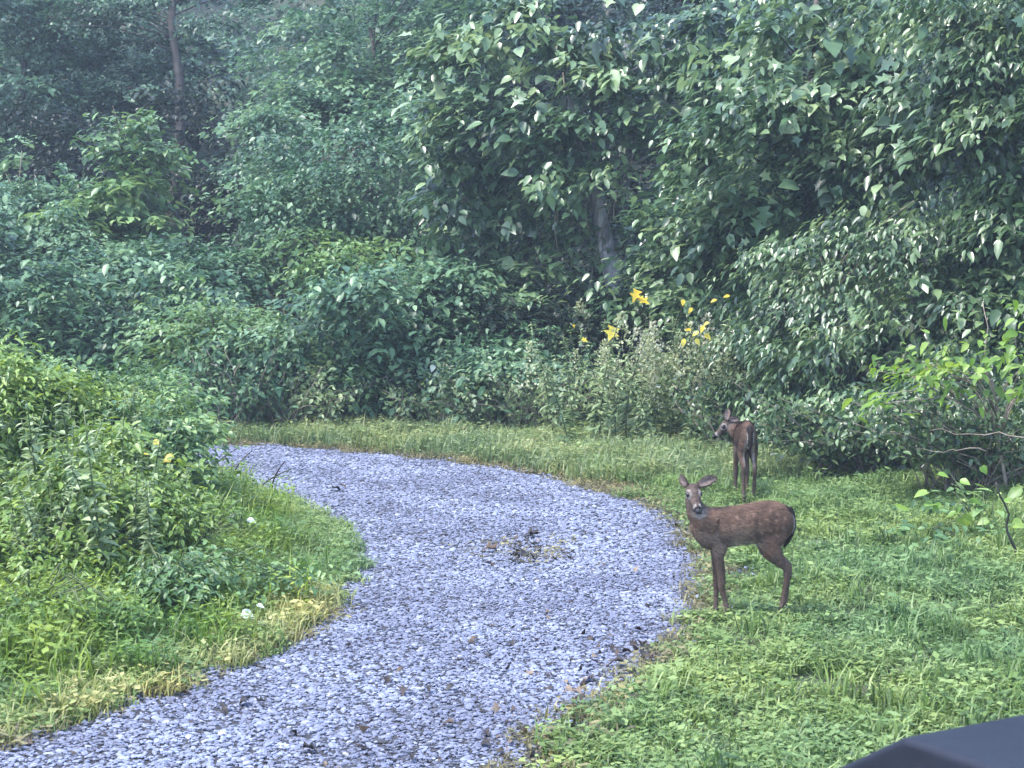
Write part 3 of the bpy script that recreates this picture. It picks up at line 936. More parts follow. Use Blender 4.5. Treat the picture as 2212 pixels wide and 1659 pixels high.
vb = [blob(1180, 60, 210, 110, 27.5, 1.2, 2), blob(1060, 220, 110, 120, 27.5, 1.0, 1.5), blob(1300, 160, 210, 120, 27, 1.1, 2), blob(1200, 280, 130, 80, 27, .8, 1.3),
      blob(990, 430, 60, 120, 27.5, .6, .7), blob(1060, 420, 110, 110, 28.5, .6, .9), blob(1480, 330, 110, 190, 27, .7, 1.5), blob(1170, 450, 90, 120, 27.6, .5, .9), blob(1420, 470, 40, 90, 26.6, .4, .45), blob(1300, 370, 60, 50, 26.4, .2, .4), blob(1560, 180, 130, 120, 27, .9, 1.2)]
rv, bc = plant('vine_draped_tree', 'large tree with a mottled grey trunk draped in hanging broad leaved vines', 'tree', 1392, 26.9, vb, 41, M['l_vine'],
               nb=300, per=62, lsize=0.15, bark='bark_grey', r0=0.2, top=5.0, nl=7, tone=0.08, tonev=0.4, tmpl=T6, spread=(0.36, 0.2), up=0.75, out=0.6, droop=0.5, lean=(-0.3, 0, -0.1))
large_leaves(rv, rv.location, vb, 300, 42, M['o_vine'], [(HEART, .12), (LOBED, .1), (OVATE, .15)], 0.21, lean=(-0.35, 0, -.1))

# hanging vine stems (parts of the vine tree)
g = Geo(); r = random.Random(8)
for i in range(16):
    a = atY(r.uniform(1180, 1560), r.uniform(140, 330), 26.6 + r.random()) - rv.location
    e = a + Vector((r.uniform(-.5, .3), r.uniform(-.2, .2), -r.uniform(.8, 2.4)))
    pts = [a.lerp(e, t / 6) + Vector((math.sin(t) * .06, 0, 0)) for t in range(7)]
    g.tube(pts, [0.009] * 7, 4)
link('vine_stem', g.mesh('vine_stem', M['twig']), rv)

# ---- right hand vine wall
rb = [blob(1750, 80, 220, 140, 24.5, 1.2, 2), blob(1700, 250, 170, 110, 24, 1.0, 1.8), blob(1680, 400, 160, 120, 24, .9, 1.5), blob(1850, 380, 150, 140, 24, .9, 1.2)]
rt, _ = plant('vine_covered_tree', 'tree smothered in silvery lobed vine leaves right of the grey trunk', 'tree', 1760, 25, rb, 43, M['l_vine'], nb=240, per=62, lsize=0.135, r0=0.16,
              tmpl=T6, spread=(0.36, 0.2), tone=0.15, tonev=0.38, up=0.75, out=0.6, droop=0.45, lean=(-0.3, 0, -.15))
large_leaves(rt, rt.location, rb, 260, 44, M['o_vine'], [(HEART, .12), (LOBED, .1), (LOBED, .2)], 0.19, lean=(-0.3, 0, -.15))
rb2 = [blob(2120, 60, 180, 120, 22, 1.0, 2), blob(2150, 240, 120, 120, 22, .9, 1.5), blob(2010, 300, 110, 150, 23, .9, 1.2), blob(2180, 430, 130, 130, 22, .8, 1.2)]
rt2, _ = plant('vine_covered_tree', 'tree with long pale drooping leaves at the upper right corner', 'tree', 2150, 23, rb2, 45, M['l_right'], nb=210, per=62, lsize=0.125, r0=0.14,
               tmpl=T6, spread=(0.36, 0.2), tone=0.05, tonev=0.36, up=0.75, out=0.6, droop=0.6, width=.5, lean=(-0.35, 0, -.3))
large_leaves(rt2, rt2.location, rb2, 200, 46, M['o_vine'], [(OVATE, .15), (LOBED, .12), (LANCE, .2)], 0.2, lean=(-0.4, 0, -.4))
rb3 = [blob(1720, 590, 190, 120, 23, 1.0, 2), blob(1930, 600, 180, 130, 22, 1.0, 2), blob(1850, 760, 220, 110, 21.5, .9, 2), blob(2110, 620, 150, 140, 21.5, .9, 1.4), blob(2080, 800, 180, 90, 20.5, .8, 1.2), blob(1700, 860, 110, 90, 22, .7, 1), blob(2140, 900, 160, 90, 19.3, .6, 1.2), blob(1930, 900, 140, 70, 20.3, .6, 1.2)]
rt3, _ = plant('hanging_vine_thicket', 'thicket of small slanting leaves banked up behind the far deer', 'thicket', 1880, 22.6, rb3, 47, M['l_right'], nb=400, per=75, lsize=0.095, r0=0.06,
               tmpl=T6, spread=(0.34, 0.18), tone=0.0, tonev=0.33, up=0.8, out=0.5, droop=0.6, width=.5, lean=(-0.4, 0, -.3), bark='twig', nl=40)
plant('shrub', 'shrub with pale upturned leaves right of the grey trunk foot', 'shrub', 1520, 26,
      [blob(1520, 560, 120, 90, 26, .8, 1.5), blob(1450, 660, 150, 70, 26.2, .8, 1.2), blob(1570, 690, 90, 70, 25, .7)], 48, M['l_vine'], nb=120, per=75, lsize=0.12, r0=0.04, tmpl=T6, tone=0.0, bark='twig', lean=(-.25, 0, -.1))

# the wood goes on to either side
for i, (px, Y, rx, ry, py, mt_, lab) in enumerate([(2420, 22, 200, 240, 250, 'l_right', 'vine hung tree just outside the view on the right'), (2560, 19.5, 220, 150, 780, 'l_right', 'thicket running on to the right of the brambles'),
                                         (2900, 24, 300, 330, 330, 'l_mid', 'broad tree farther out on the right'), (-230, 29, 220, 220, 380, 'l_mid', 'leafy tree just outside the view on the left'),
                                         (-560, 27, 300, 300, 480, 'l_mid', 'broad tree farther out on the left'), (-260, 18, 200, 150, 860, 'l_weed', 'bushes running on to the left of the bank')]):
    plant('wood_edge_tree', lab, 'tree', px, Y, [blob(px, py, rx, ry, Y, 1.3, 2), blob(px + 60, py + ry * .7, rx, ry * .7, Y, 1.2, 1.5), blob(px - 50, py + ry * 1.2, rx, ry * .6, Y, 1.1)], 500 + i, M[mt_],
          nb=190, per=75, lsize=.13, r0=.12, tmpl=T6)
# bright broad leaved bush at right edge
bb = [blob(2080, 810, 110, 40, 17.6, .4, 1.6), blob(2180, 780, 70, 50, 17.6, .4, 1.2), blob(1940, 855, 70, 22, 17.4, .25, 1.0), blob(2230, 680, 40, 40, 17.4, .3, .5)]
rl, _ = plant('lime_leaf_bush', 'bush of bright yellow green broad leaves at the right edge', 'bush', 2190, 17.9, bb, 51, M['l_lime'], nb=34, per=12, lsize=0.10, r0=0.018, tmpl=T6, spread=(.24, .14), bark='twig', nl=20, droop=.35)
large_leaves(rl, rl.location, bb, 85, 52, M['o_lime'], [(OVATE, .15), (LANCE, .12), (OVATE, .3)], 0.115, lean=(-0.3, 0, -.1))
lb = [blob(2050, 1095, 60, 25, 15.6, .25, 1), blob(2170, 1110, 70, 30, 15.4, .3, 1), blob(2120, 1150, 90, 30, 14.9, .3, 1)]
rl2, _ = plant('lime_leaf_bush', 'low sprawling bush of broad pale green leaves on the lawn at the right edge', 'bush', 2150, 15.5, lb, 53, M['l_bright'], nb=14, per=14, lsize=0.09, r0=0.007, tmpl=T6, spread=(.2, .1), bark='stem_green', nl=10)
large_leaves(rl2, rl2.location, lb, 34, 54, M['o_lime'], [(OVATE, .15), (HEART, .12)], 0.12)

# ---- foreground weeds on the left (inside the bend)
for (px, label, blobs_, mat_, lsz, nb_, per_, Y, sd_) in [
    (60, 'tall light green weeds topping the bank at the left edge', [(20, 860, 130, 120, 15.5, .8, 2), (130, 840, 90, 90, 15.8, .6, 1.3), (40, 1000, 140, 110, 15, .7, 1.3)], 'l_weed', .055, 190, 100, 15.4, 61),
    (200, 'tall mixed weeds with vines climbing through them beside the bend', [(215, 880, 110, 110, 16.2, .8, 2), (290, 960, 110, 90, 15.7, .7, 1.5), (150, 990, 130, 100, 15.5, .7, 1.3)], 'l_bright', .06, 190, 100, 15.9, 62),
    (350, 'leafy weed clump standing against the far end of the drive', [(310, 930, 70, 90, 17.0, .6, 2), (335, 990, 55, 60, 16.6, .5, 1.4), (330, 1070, 90, 80, 16, .6, 1.2)], 'l_weed', .06, 130, 90, 16.6, 63),
    (120, 'dense low vines sprawling over the bank below the tall weeds', [(70, 1060, 140, 90, 13.7, .6, 2), (230, 1080, 120, 90, 13.6, .6, 2)], 'l_weed', .06, 130, 80, 13.7, 64),
    (320, 'dark green weeds in the hollow behind the nose of the bank', [(330, 1120, 90, 90, 13.3, .5, 2), (240, 1190, 110, 60, 12.8, .5, 1.3)], 'l_weed', .055, 110, 80, 13.2, 67),
    (90, 'yellowish weeds low on the bank at the left edge', [(50, 1200, 130, 70, 12.6, .5, 2), (170, 1240, 120, 50, 12.3, .5, 1.3)], 'l_weed', .05, 100, 70, 12.5, 65),
    (60, 'low leafy weeds nearest the camera on the left bank', [(50, 1310, 110, 40, 11.6, .5, 1.5), (190, 1330, 120, 35, 11.4, .5, 1.5)], 'l_weed', .045, 70, 60, 11.5, 68),
    (360, 'dark leafed weeds in the middle of the grassy bank', [(370, 1270, 110, 45, 12.1, .5, 1.5), (540, 1260, 90, 35, 12.6, .4, 1)], 'l_bright', .05, 80, 60, 12.2, 69),
    (430, 'fresh green weeds on the grassy nose of the bank', [(440, 1130, 60, 45, 14.4, .5, 1), (400, 1230, 80, 45, 13, .5, 1.2), (520, 1200, 70, 30, 13.9, .5, .6)], 'l_weed', .045, 70, 60, 13.7, 66),
]:
    plant('tall_weeds', label, 'weeds', px, Y, [blob(*b) for b in blobs_], sd_, M[mat_], nb=nb_, per=per_, lsize=lsz, r0=0.012, nl=46, tmpl=T6, spread=(.24, .12),
          bark='stem_green', tone=0.12 if mat_ == 'l_weed' else 0.1, up=.8, out=.3, rand=.6, droop=.3, sag=.5, trunk='stem', crown='foliage', shell=.5, width=.5)

# ---- tall weed stalks: goldenrod like plumes in front of the far thicket
def stalk_plant(name, seed, hgt, leafmat, plume=None, nl=60, lsz=0.125, bare=False):
    r = random.Random(seed); rng = np.random.default_rng(seed)
    root = empty(name)
    g = Geo()
    bx, by = r.uniform(-.34, .34), r.uniform(-.2, .2)
    pts = [Vector((bx * (t / 7) ** 2, by * (t / 7) ** 2, hgt * t / 7)) for t in range(8)]
    g.tube(pts, [(0.013 if bare else 0.008) * (1 - .6 * t / 7) for t in range(8)], 5)
    link('stem', g.mesh('stem', M['stem_green'] if not bare else M['twig_dark']), root)
    t = rng.uniform(.12, .98, nl)
    a = np.arange(nl) * 2.4 + rng.normal(0, .3, nl)
    pos = np.stack([bx * t ** 2, by * t ** 2, hgt * t], 1)
    d = np.stack([np.cos(a), np.sin(a), rng.uniform(-.5, .5, nl)], 1)
    V, F, A = leaves(pos, d, np.array([0, 0, 1.]) + rng.normal(0, .3, (nl, 3)), lsz * (1.15 - t * .7), .4, rng.random(nl), T6)
    link('foliage', mesh_np('foliage', V, F, leafmat, {'tint': A}), root)
    if plume is not None:
        m_ = 130
        tt = rng.random(m_)
        aa = rng.uniform(0, 6.28, m_); rad = (1 - tt) * .17 * rng.random(m_) + .008
        p = np.stack([bx + np.cos(aa) * rad, by + np.sin(aa) * rad, hgt * .62 + tt * hgt * .4], 1)
        V, F, A = leaves(p, np.stack([np.cos(aa), np.sin(aa), .8 + 0 * aa], 1), rng.normal(0, 1, (m_, 3)), np.full(m_, .03), .7, rng.random(m_), T2)
        link('flower_plume', mesh_np('flower_plume', V, F, plume, {'tint': A}), root)['kind'] = 'stuff'
    return root


M['plume'] = L('plume', (0.28, 0.31, 0.17), (0.4, 0.43, 0.26), (0.56, 0.57, 0.4))
M['plume_white'] = L('plume_white', (0.28, 0.28, 0.2), (0.42, 0.42, 0.32), (0.58, 0.57, 0.46))
pro = [stalk_plant('plumed_weed', 200 + i, 1.0, M['l_weed2'], M['plume'] if i % 2 else M['plume_white']) for i in range(4)] + \
      [stalk_plant('plumed_weed', 210 + i, 1.0, M['l_weed2']) for i in range(3)]
used = [False] * len(pro)
r = random.Random(77)
spots = []
for i in range(120):
    spots.append((1160 + 450 * math.sqrt(r.random()), r.uniform(905, 985), r.choice([0, 1, 2, 3, 3, 1, 4, 5]), r.uniform(0.8, 1.7), 'stand', 'plumed weeds left of the far deer'))
for i in range(80):
    spots.append((r.uniform(480, 1200), r.uniform(872, 915), r.choice([4, 5, 6, 3]), r.uniform(0.3, 0.8), 'thin green weed stalk on the far verge', 'weed stalks on the far verge'))
for i in range(46):
    spots.append((r.uniform(1650, 2120), r.uniform(940, 1030), r.choice([4, 5, 6]), r.uniform(0.35, 0.85), 'leafy weed at the foot of the thicket beside the far deer', 'weeds beside the far deer'))
for i in range(70):
    spots.append((r.uniform(-20, 400), r.uniform(1080, 1300), r.choice([4, 5, 6]), r.uniform(0.4, 1.25), 'leafy weed stalk on the bank inside the bend', 'weed stalks on the bank'))
for (px, py, k, hs, lab, grp) in spots:
    p = atG(px, py)
    o = pro[k] if not used[k] else copy_tree(pro[k])
    used[k] = True
    o.location = (p.x, p.y, H(p.x, p.y))
    o.rotation_euler = (r.gauss(0, .12), r.gauss(0, .12), r.uniform(0, 6.28))
    o.scale = (hs * .9 + .1, hs * .9 + .1, hs)
    if 'stand' in lab:
        kind_ = 'creamy plumed' if k in (0, 2) else ('grey green plumed' if k in (1, 3) else 'leafy plumeless')
        size_ = 'tall' if hs > 1.15 else ('low' if hs < .85 else 'middling')
        where_ = 'at the left end of the stand' if px < 1330 else ('in the middle of the stand below the yellow leaves' if px < 1490 else 'in the stand just left of the far deer')
        lab = f'{size_} {kind_} weed {where_}'
    elif 'bank' in lab:
        lab = ('tall ' if hs > .9 else 'low ') + lab + (' at the left edge' if px < 130 else (' beside the grassy nose' if px > 280 else ' midway along'))
    elif 'verge' in lab:
        lab = ('taller ' if hs > .52 else 'short ') + lab + (' left of the tan stalks' if px < 850 else ' right of the tan stalks')
    elif 'thicket' in lab:
        lab = ('taller ' if hs > .6 else 'short ') + lab + (' under the brambles' if px > 1880 else ' near its shoulder')
    tag(o, lab, 'weed', grp)

# dark seed stalks standing against the gravel at the left
for (px, py, h, lab) in [(586, 1068, .36, 'dark dry seed stalk standing tallest against the gravel at the bank edge'),
                         (558, 1066, .24, 'short dark stalk left of the tallest seed stalk'),
                         (500, 1045, .34, 'thin dark stalk with small leaves in front of the far gravel'),
                         (455, 1030, .3, 'thin dark stalk nearest the leafy weed clump')]:
    o = stalk_plant('seed_stalk', int(px), h, M['l_brown'], nl=16, lsz=.05, bare=True)
    p = atG(px, py); o.location = (p.x, p.y, H(p.x, p.y)); tag(o, lab, 'weed')

# slanting dark stems and pale twigs
def stick(name, label, p0, p1, r0, mat, cat='stem', kink=0.03, seed=1):
    r = random.Random(seed); g = Geo()
    b = Vector(p0); e = Vector(p1) - b
    pts = [e * (t / 8) + Vector((r.uniform(-1, 1) * kink, 0, r.uniform(-1, 1) * kink)) * (0 < t < 8) for t in range(9)]
    g.tube(pts, [r0 * (1 - .6 * t / 8) for t in range(9)], 6)
    o = link(name, g.mesh(name, mat)); o.location = b
    return tag(o, label, cat)


stick('slanting_stem', 'dark stem leaning to the right out of the weeds at the left edge', at(-10, 1215), atY(72, 1060, 13.9), .012, M['twig_dark'], seed=2)
stick('slanting_stem', 'dark leaning stem on the lawn at the right edge', at(2205, 1225), atY(2150, 1040, 14.2), .014, M['twig_dark'], seed=3)
stick('pale_twig', 'long pale twig reaching in flat from the right edge over the brambles', atY(2240, 942, 17.0), atY(2010, 930, 17.3), .008, M['twig'], 'twig', seed=4)
stick('pale_twig', 'short pale twig below the long one in the right brambles', atY(2130, 975, 17.0), atY(1975, 970, 17.2), .006, M['twig'], 'twig', seed=5)

# dry tan stump of stalks on the verge
p = at(862, 885)
o = tangle('dry_stalks', 'tan dry stalks standing in a point on the far verge', 862, 880, 25.0, 22, 71, noise_mat('tan_stalk', [(0.3, (0.25, 0.19, 0.12)), (0.7, (0.45, 0.36, 0.25))], 10), .62, .14, 'stalks', base_rad=.25, curve=.1)

# ---- yellow leaves that stand out, on a thin sapling
sap = empty('yellow_leaf_sapling', Vector((atY(1440, 545, 25).x, 25, H(atY(1440, 545, 25).x, 25))))
tag(sap, 'thin sapling holding bright yellow star shaped leaves above the plumed weeds', 'sapling')
g = Geo()
ym = [leaf_fan(LOBED, .1, M['l_yellow'], 'leaf'), leaf_fan(OVATE, .15, M['l_yellow'], 'leaf')]
rng = np.random.default_rng(5)
for (px, py, s, k) in [(1372, 640, .17, 0), (1392, 650, .16, 0), (1320, 722, .2, 0), (1264, 735, .09, 0), (1485, 712, .1, 1), (1500, 722, .12, 1), (1516, 712, .12, 1), (1508, 740, .11, 1),
                       (1530, 728, .12, 1), (1476, 742, .12, 1), (1524, 700, .09, 1), (1475, 655, .1, 1), (1490, 672, .1, 1), (1568, 640, .1, 1), (1540, 650, .1, 1), (1240, 705, .06, 1)]:
    q = atY(px, py, 23.4 if px < 1450 else 21.6) - sap.location
    o = link('leaf', ym[k], sap)
    x = Vector((rng.normal(0, .7), -.2, -.6 + rng.normal(0, .4))).normalized(); z = Vector((rng.normal(0, .3), -.75, 1)); z = (z - x * z.dot(x)).normalized()
    m4 = Matrix((x, z.cross(x), z)).transposed().to_4x4() @ Matrix.Scale(s * (1.0 if k == 0 else .85), 4)
    m4.translation = q - x * s * .5
    o.matrix_local = m4
    a = Vector((q.x * .25, .1, q.z * .35))
    g.tube([Vector((0, 0, 0)), a, a.lerp(q, .6) + Vector((0, 0, .12)), q], [.012, .009, .006, .003], 4)
link('trunk', g.mesh('trunk', M['twig_dark']), sap)

# yellow and pale leaves on the left bank
def sprig(name, label, px, py, Y, items, mat, cat='leaves', size=.1, seed=1, shapes=((HEART, .12), (OVATE, .15))):
    c = atY(px, py, Y)
    gz = H(c.x, Y)
    root = empty(name, (c.x, Y, gz)); tag(root, label, cat)
    rng = np.random.default_rng(seed); g = Geo()
    ms = [leaf_fan(s_, c_, mat, 'leaf') for s_, c_ in shapes]
    for i in range(items):
        q = Vector((rng.normal(0, size * .8), rng.normal(0, size * .4) - .1, c.z - gz + rng.normal(0, size * .5)))
        o = link('leaf', ms[i % len(ms)], root)
        x = Vector((rng.normal(0, 1), -.3, -.2 + rng.normal(0, .3))).normalized(); z = Vector((rng.normal(0, .3), -.7, .9)); z = (z - x * z.dot(x)).normalized()
        m4 = Matrix((x, z.cross(x), z)).transposed().to_4x4() @ Matrix.Scale(size * rng.uniform(.7, 1.2), 4)
        m4.translation = q
        o.matrix_local = m4
        g.tube([Vector((0, 0, 0)), Vector((q.x * .4, -.03, q.z * .6)), q], [.005, .004, .002], 4)
    link('stem', g.mesh('stem', M['stem_green']), root)
    return root


sprig('yellowed_sprig', 'weed sprig with orange yellow leaves near the far left end of the drive', 345, 983, 15.0, 4, M['l_yellow'], 'sprig', .085, 3)
sprig('yellowed_sprig', 'weed sprig with yellow leaves just below the orange one on the bank', 300, 1030, 14.6, 3, M['l_yellow'], 'sprig', .06, 4)
sprig('pale_sprig', 'sprig of white leaves highest among the weeds beside the drive end', 352, 918, 15.6, 6, M['l_pale'], 'sprig', .085, 5)
sprig('pale_sprig', 'sprig of white leaves left of the highest white one', 305, 945, 15.4, 4, M['l_pale'], 'sprig', .075, 6)
sprig('pale_sprig', 'pale broad leaves standing up on the grassy bank above the bend', 508, 1108, 14.4, 3, M['l_pale'], 'sprig', .10, 7)
sprig('pale_sprig', 'pale pair of leaves low on the grassy bank nearest the camera', 540, 1318, 11.9, 3, M['l_pale'], 'sprig', .075, 8)
sprig('pale_sprig', 'white leaves hanging in the dark brush on the far verge', 935, 810, 25, 5, M['l_pale'], 'sprig', .13, 9)
sprig('pale_sprig', 'small white leaf sprig in the weeds at the left edge', 30, 905, 15, 5, M['l_pale'], 'sprig', .07, 10)

# single dark leaves fallen on the gravel
m_dark = L('fallen_leaf', (0.012, 0.01, 0.01), (0.03, 0.02, 0.017), (0.07, 0.045, 0.03), 'object', transl=0.05, rough=.6)
fm = [leaf_fan(OVATE, .5, m_dark, 'fallen_leaf'), leaf_fan(LOBED, .4, m_dark, 'fallen_leaf'), leaf_fan(LANCE, .6, m_dark, 'fallen_leaf')]
r = random.Random(9)
zones = [((718, 1063), (737, 1056), 'small dark leaf fallen alone on the gravel near the far inner edge of the bend', 2, .07),
         ((1060, 1150), (1200, 1235), 'dark leaf fallen beside the straw patch in the middle of the drive', 9, .08),
         ((800, 1380), (1100, 1500), 'dark leaf fallen on the open gravel in the lower middle of the drive', 7, .055),
         ((1280, 1370), (1430, 1500), 'dark leaf fallen near the outer edge of the gravel below the near deer', 11, .06),
         ((430, 1480), (640, 1560), 'dark leaf fallen on the gravel along the inner edge of the lower drive', 5, .055),
         ((640, 1560), (1200, 1650), 'dark leaf fallen on the nearest gravel at the bottom of the view', 8, .05)]
for (a, b, lab, n, s) in zones:
    for i in range(n):
        if n == 2: px, py = (a, b)[i]
        else: px, py = r.uniform(a[0], b[0]), r.uniform(a[1], b[1])
        p = at(px, py)
        o = link('fallen_leaf', fm[i % 3])
        o.location = (p.x, p.y, 0.036)
        o.rotation_euler = (r.uniform(-.2, .2), r.uniform(-.2, .2), r.uniform(0, 6.28))
        k = s * r.uniform(1.1, 1.9); o.scale = (k, k, k)
        tag(o, lab, 'leaf', 'dark leaves fallen on the gravel')


# ------------------------------------------------------------------ deer
def fur_material():
    m, nt, out = new_mat('deer_coat')
    a = nt.nodes.new('ShaderNodeAttribute'); a.attribute_name = 'coat'
    tc = nt.nodes.new('ShaderNodeTexCoord')
    mp = nt.nodes.new('ShaderNodeMapping'); mp.inputs['Scale'].default_value = (22, 40, 60)
    nt.links.new(tc.outputs['Object'], mp.inputs[0])
    nz = nt.nodes.new('ShaderNodeTexNoise'); nz.inputs['Scale'].default_value = 1.6; nz.inputs['Detail'].default_value = 5; nz.inputs['Roughness'].default_value = .7
    nt.links.new(mp.outputs[0], nz.inputs['Vector'])
    r = ramp(nt, [(0.3, (0.5, 0.48, 0.46)), (0.7, (1.55, 1.5, 1.46))], nz.outputs[0])
    n2 = nt.nodes.new('ShaderNodeTexNoise'); n2.inputs['Scale'].default_value = 14; n2.inputs['Detail'].default_value = 3
    nt.links.new(tc.outputs['Object'], n2.inputs['Vector'])
    r2 = ramp(nt, [(0.35, (0.8, 0.8, 0.82)), (0.65, (1.2, 1.17, 1.15))], n2.outputs[0])
    mx = nt.nodes.new('ShaderNodeMix'); mx.data_type = 'RGBA'; mx.blend_type = 'MULTIPLY'; mx.inputs[0].default_value = 1
    mx2 = nt.nodes.new('ShaderNodeMix'); mx2.data_type = 'RGBA'; mx2.blend_type = 'MULTIPLY'; mx2.inputs[0].default_value = 1
    nt.links.new(a.outputs['Color'], mx.inputs[6]); nt.links.new(r.outputs[0], mx.inputs[7])
    nt.links.new(mx.outputs[2], mx2.inputs[6]); nt.links.new(r2.outputs[0], mx2.inputs[7])
    b = nt.nodes.new('ShaderNodeBump'); b.inputs['Strength'].default_value = .6; b.inputs['Distance'].default_value = .006
    nt.links.new(nz.outputs[0], b.inputs['Height'])
    p = nt.nodes.new('ShaderNodeBsdfPrincipled'); p.inputs['Roughness'].default_value = .75
    p.inputs['Specular IOR Level'].default_value = .12
    
    nt.links.new(mx2.outputs[2], p.inputs['Base Color']); nt.links.new(b.outputs[0], p.inputs['Normal'])
    nt.links.new(p.outputs[0], out.inputs[0])
    return m


M['coat'] = fur_material()
m_eye, nt_, out_ = new_mat('eye'); pe = nt_.nodes.new('ShaderNodeBsdfPrincipled'); pe.inputs['Base Color'].default_value = (.01, .008, .007, 1); pe.inputs['Roughness'].default_value = .12; nt_.links.new(pe.outputs[0], out_.inputs[0])
m_nose = noise_mat('nose_leather', [(0.3, (.008, .008, .009)), (0.7, (.02, .02, .022))], 40, rough=.4, bump=.4, bscale=200, bdist=.002)
m_hoof = noise_mat('hoof', [(0.3, (.015, .013, .012)), (0.7, (.04, .035, .03))], 20, rough=.5)


def sst(a, b, x):
    return sstep(a, b, x)


def build_deer(name, label, neck, head_c, head_a, head_up, ears, tail, legs_front, legs_hind, torso=None, slim=1.0):
    root = empty(name); tag(root, label, 'deer')
    g = Geo()
    TS = torso or [(-0.285, .615, .045, .035), (-.265, .62, .085, .06), (-.23, .618, .112, .082), (-.16, .620, .134, .098), (-.08, .619, .141, .102), (0, .611, .137, .108), (.1, .597, .133, .112),
                   (.2, .584, .135, .104), (.28, .574, .142, .092), (.345, .578, .125, .078), (.395, .59, .09, .062), (.43, .60, .045, .035)]
    seg = 20
    V, F = [], []
    for (x, zc, hh, hw) in TS:
        for k in range(seg):
            an = 2 * math.pi * k / seg
            c, s_ = math.cos(an), math.sin(an)
            # egg section, fuller low at the ribs
            V.append((x, c * slim * (hw - .004) * (1.0 - 0.12 * s_), zc + s_ * (hh - .006)))
    for i in range(len(TS) - 1):
        for k in range(seg):
            p, q = i * seg + k, i * seg + (k + 1) % seg
            F += [(p, q, q + seg), (p, q + seg, p + seg)]
    c0 = len(V); V += [(TS[0][0], 0, TS[0][1]), (TS[-1][0], 0, TS[-1][1])]
    for k in range(seg):
        F += [(c0, (k + 1) % seg, k), (c0 + 1, (len(TS) - 1) * seg + k, (len(TS) - 1) * seg + (k + 1) % seg)]
    g.add(V, F)
    g.tube([p for p, _ in neck], [r_ * .94 for _, r_ in neck], 16)
    # legs; each: list of (point, (rx, ry))
    for L_ in legs_front + legs_hind:
        g.tube([p for p, _ in L_], [r_ for _, r_ in L_], 12, up=(1, 0, 0))
    # head
    a = Vector(head_a).normalized(); u = Vector(head_up); u = (u - a * u.dot(a)).normalized(); sd_ = u.cross(a)   # sd_: the animal's left
    hc = Vector(head_c)
    HS = [(-.045, .02, .02, .0), (-.03, .038, .038, .0), (0, .050, .048, .002), (.035, .053, .046, .0), (.06, .046, .040, -.006), (.09, .035, .033, -.011), (.12, .029, .028, -.014),
          (.15, .0275, .026, -.015), (.175, .024, .021, -.016), (.19, .012, .010, -.018)]
    g.tube([hc + a * t + u * o_ for t, _, _, o_ in HS], [(h_, w_) for _, w_, h_, _ in HS], 16, up=u)
    # brow ridges
    for s_ in (1, -1):
        g.tube([hc + a * .02 + sd_ * s_ * .03 + u * .026, hc + a * .045 + sd_ * s_ * .036 + u * .024, hc + a * .07 + sd_ * s_ * .026 + u * .014], [.012, .014, .008], 8)
    EI = []
    for s_, (ev, faced) in zip((1, -1), ears):
        b = hc + a * -.012 + sd_ * s_ * .03 + u * .03
        ev = Vector(ev); fd = Vector(faced); fd = (fd - ev * fd.dot(ev) / ev.length_squared).normalized()
        prof = [(0, .012, .011), (.15, .024, .011), (.35, .035, .008), (.58, .037, .007), (.78, .028, .0065), (.92, .013, .006), (1.0, .004, .004)]
        wd = ev.normalized().cross(fd)
        # cup: two leaves meeting at the back of the ear
        for sg in (1, -1):
            g.tube([b + ev * t + wd * sg * w_ * .42 + fd * w_ * .28 for t, w_, th in prof], [(w_ * .62, th) for t, w_, th in prof], 10, up=(wd * .9 + fd * sg * .5))
        EI.append((b, ev, fd, wd))
    g.tube([Vector(p) for p, _ in tail], [r_ for _, r_ in tail], 10, up=(0, 1, 0))
    raw = g.mesh('body_raw', None)
    ob = bpy.data.objects.new('body_raw', raw); COL.objects.link(ob)
    md = ob.modifiers.new('rm', 'REMESH'); md.mode = 'VOXEL'; md.voxel_size = 0.0052; md.use_smooth_shade = True
    sm = ob.modifiers.new('sm', 'SMOOTH'); sm.factor = .5; sm.iterations = 4
    dg = bpy.context.evaluated_depsgraph_get(); dg.update()
    me = bpy.data.meshes.new_from_object(ob.evaluated_get(dg))
    bpy.data.objects.remove(ob)
    me.name = 'body'
    n = len(me.vertices)
    co = np.empty(n * 3, np.float32); me.vertices.foreach_get('co', co); co = co.reshape(-1, 3).astype(float)
    no = np.empty(n * 3, np.float32); me.vertices.foreach_get('normal', no); no = no.reshape(-1, 3).astype(float)
    x, y, z = co.T
    col = np.tile(np.array([.096, .062, .046]), (n, 1))

    def mixc(c, w):
        nonlocal col
        w = np.clip(w, 0, 1)[:, None]
        col = col * (1 - w) + np.array(c) * w
    torso_m = (x < .36) & (x > -.3)
    mixc((.125, .097, .078), sst(.64, .52, z) * .75 * sst(-.1, 0, x))                       # greyer flank
    mixc((.115, .070, .050), sst(.70, .76, z) * (x < .36) * .6)           # redder back line
    mixc((.045, .028, .022), np.exp(-((x + .13) / .11) ** 2 - ((z - .62) / .1) ** 2) * .55)  # darker haunch
    mixc((.070, .049, .039), sst(.47, .38, z))                           # legs
    mixc((.13, .10, .082), sst(.2, .08, z) * .7)
    mixc((.36, .33, .29), sst(.535, .485, z) * sst(.40, .44, z) * sst(.2, .12, x) * sst(-.07, .02, x) * (1 - sst(.03, .085, np.abs(y)) * .4) * .8)   # belly
    mixc((.4, .37, .34), (np.abs(y) < .05) * sst(-.15, -.2, x) * sst(.60, .5, z) * sst(.3, .42, z) * .5)    # inner haunch
    # faint rows of spots on flank and haunch
    rs = random.Random(4)
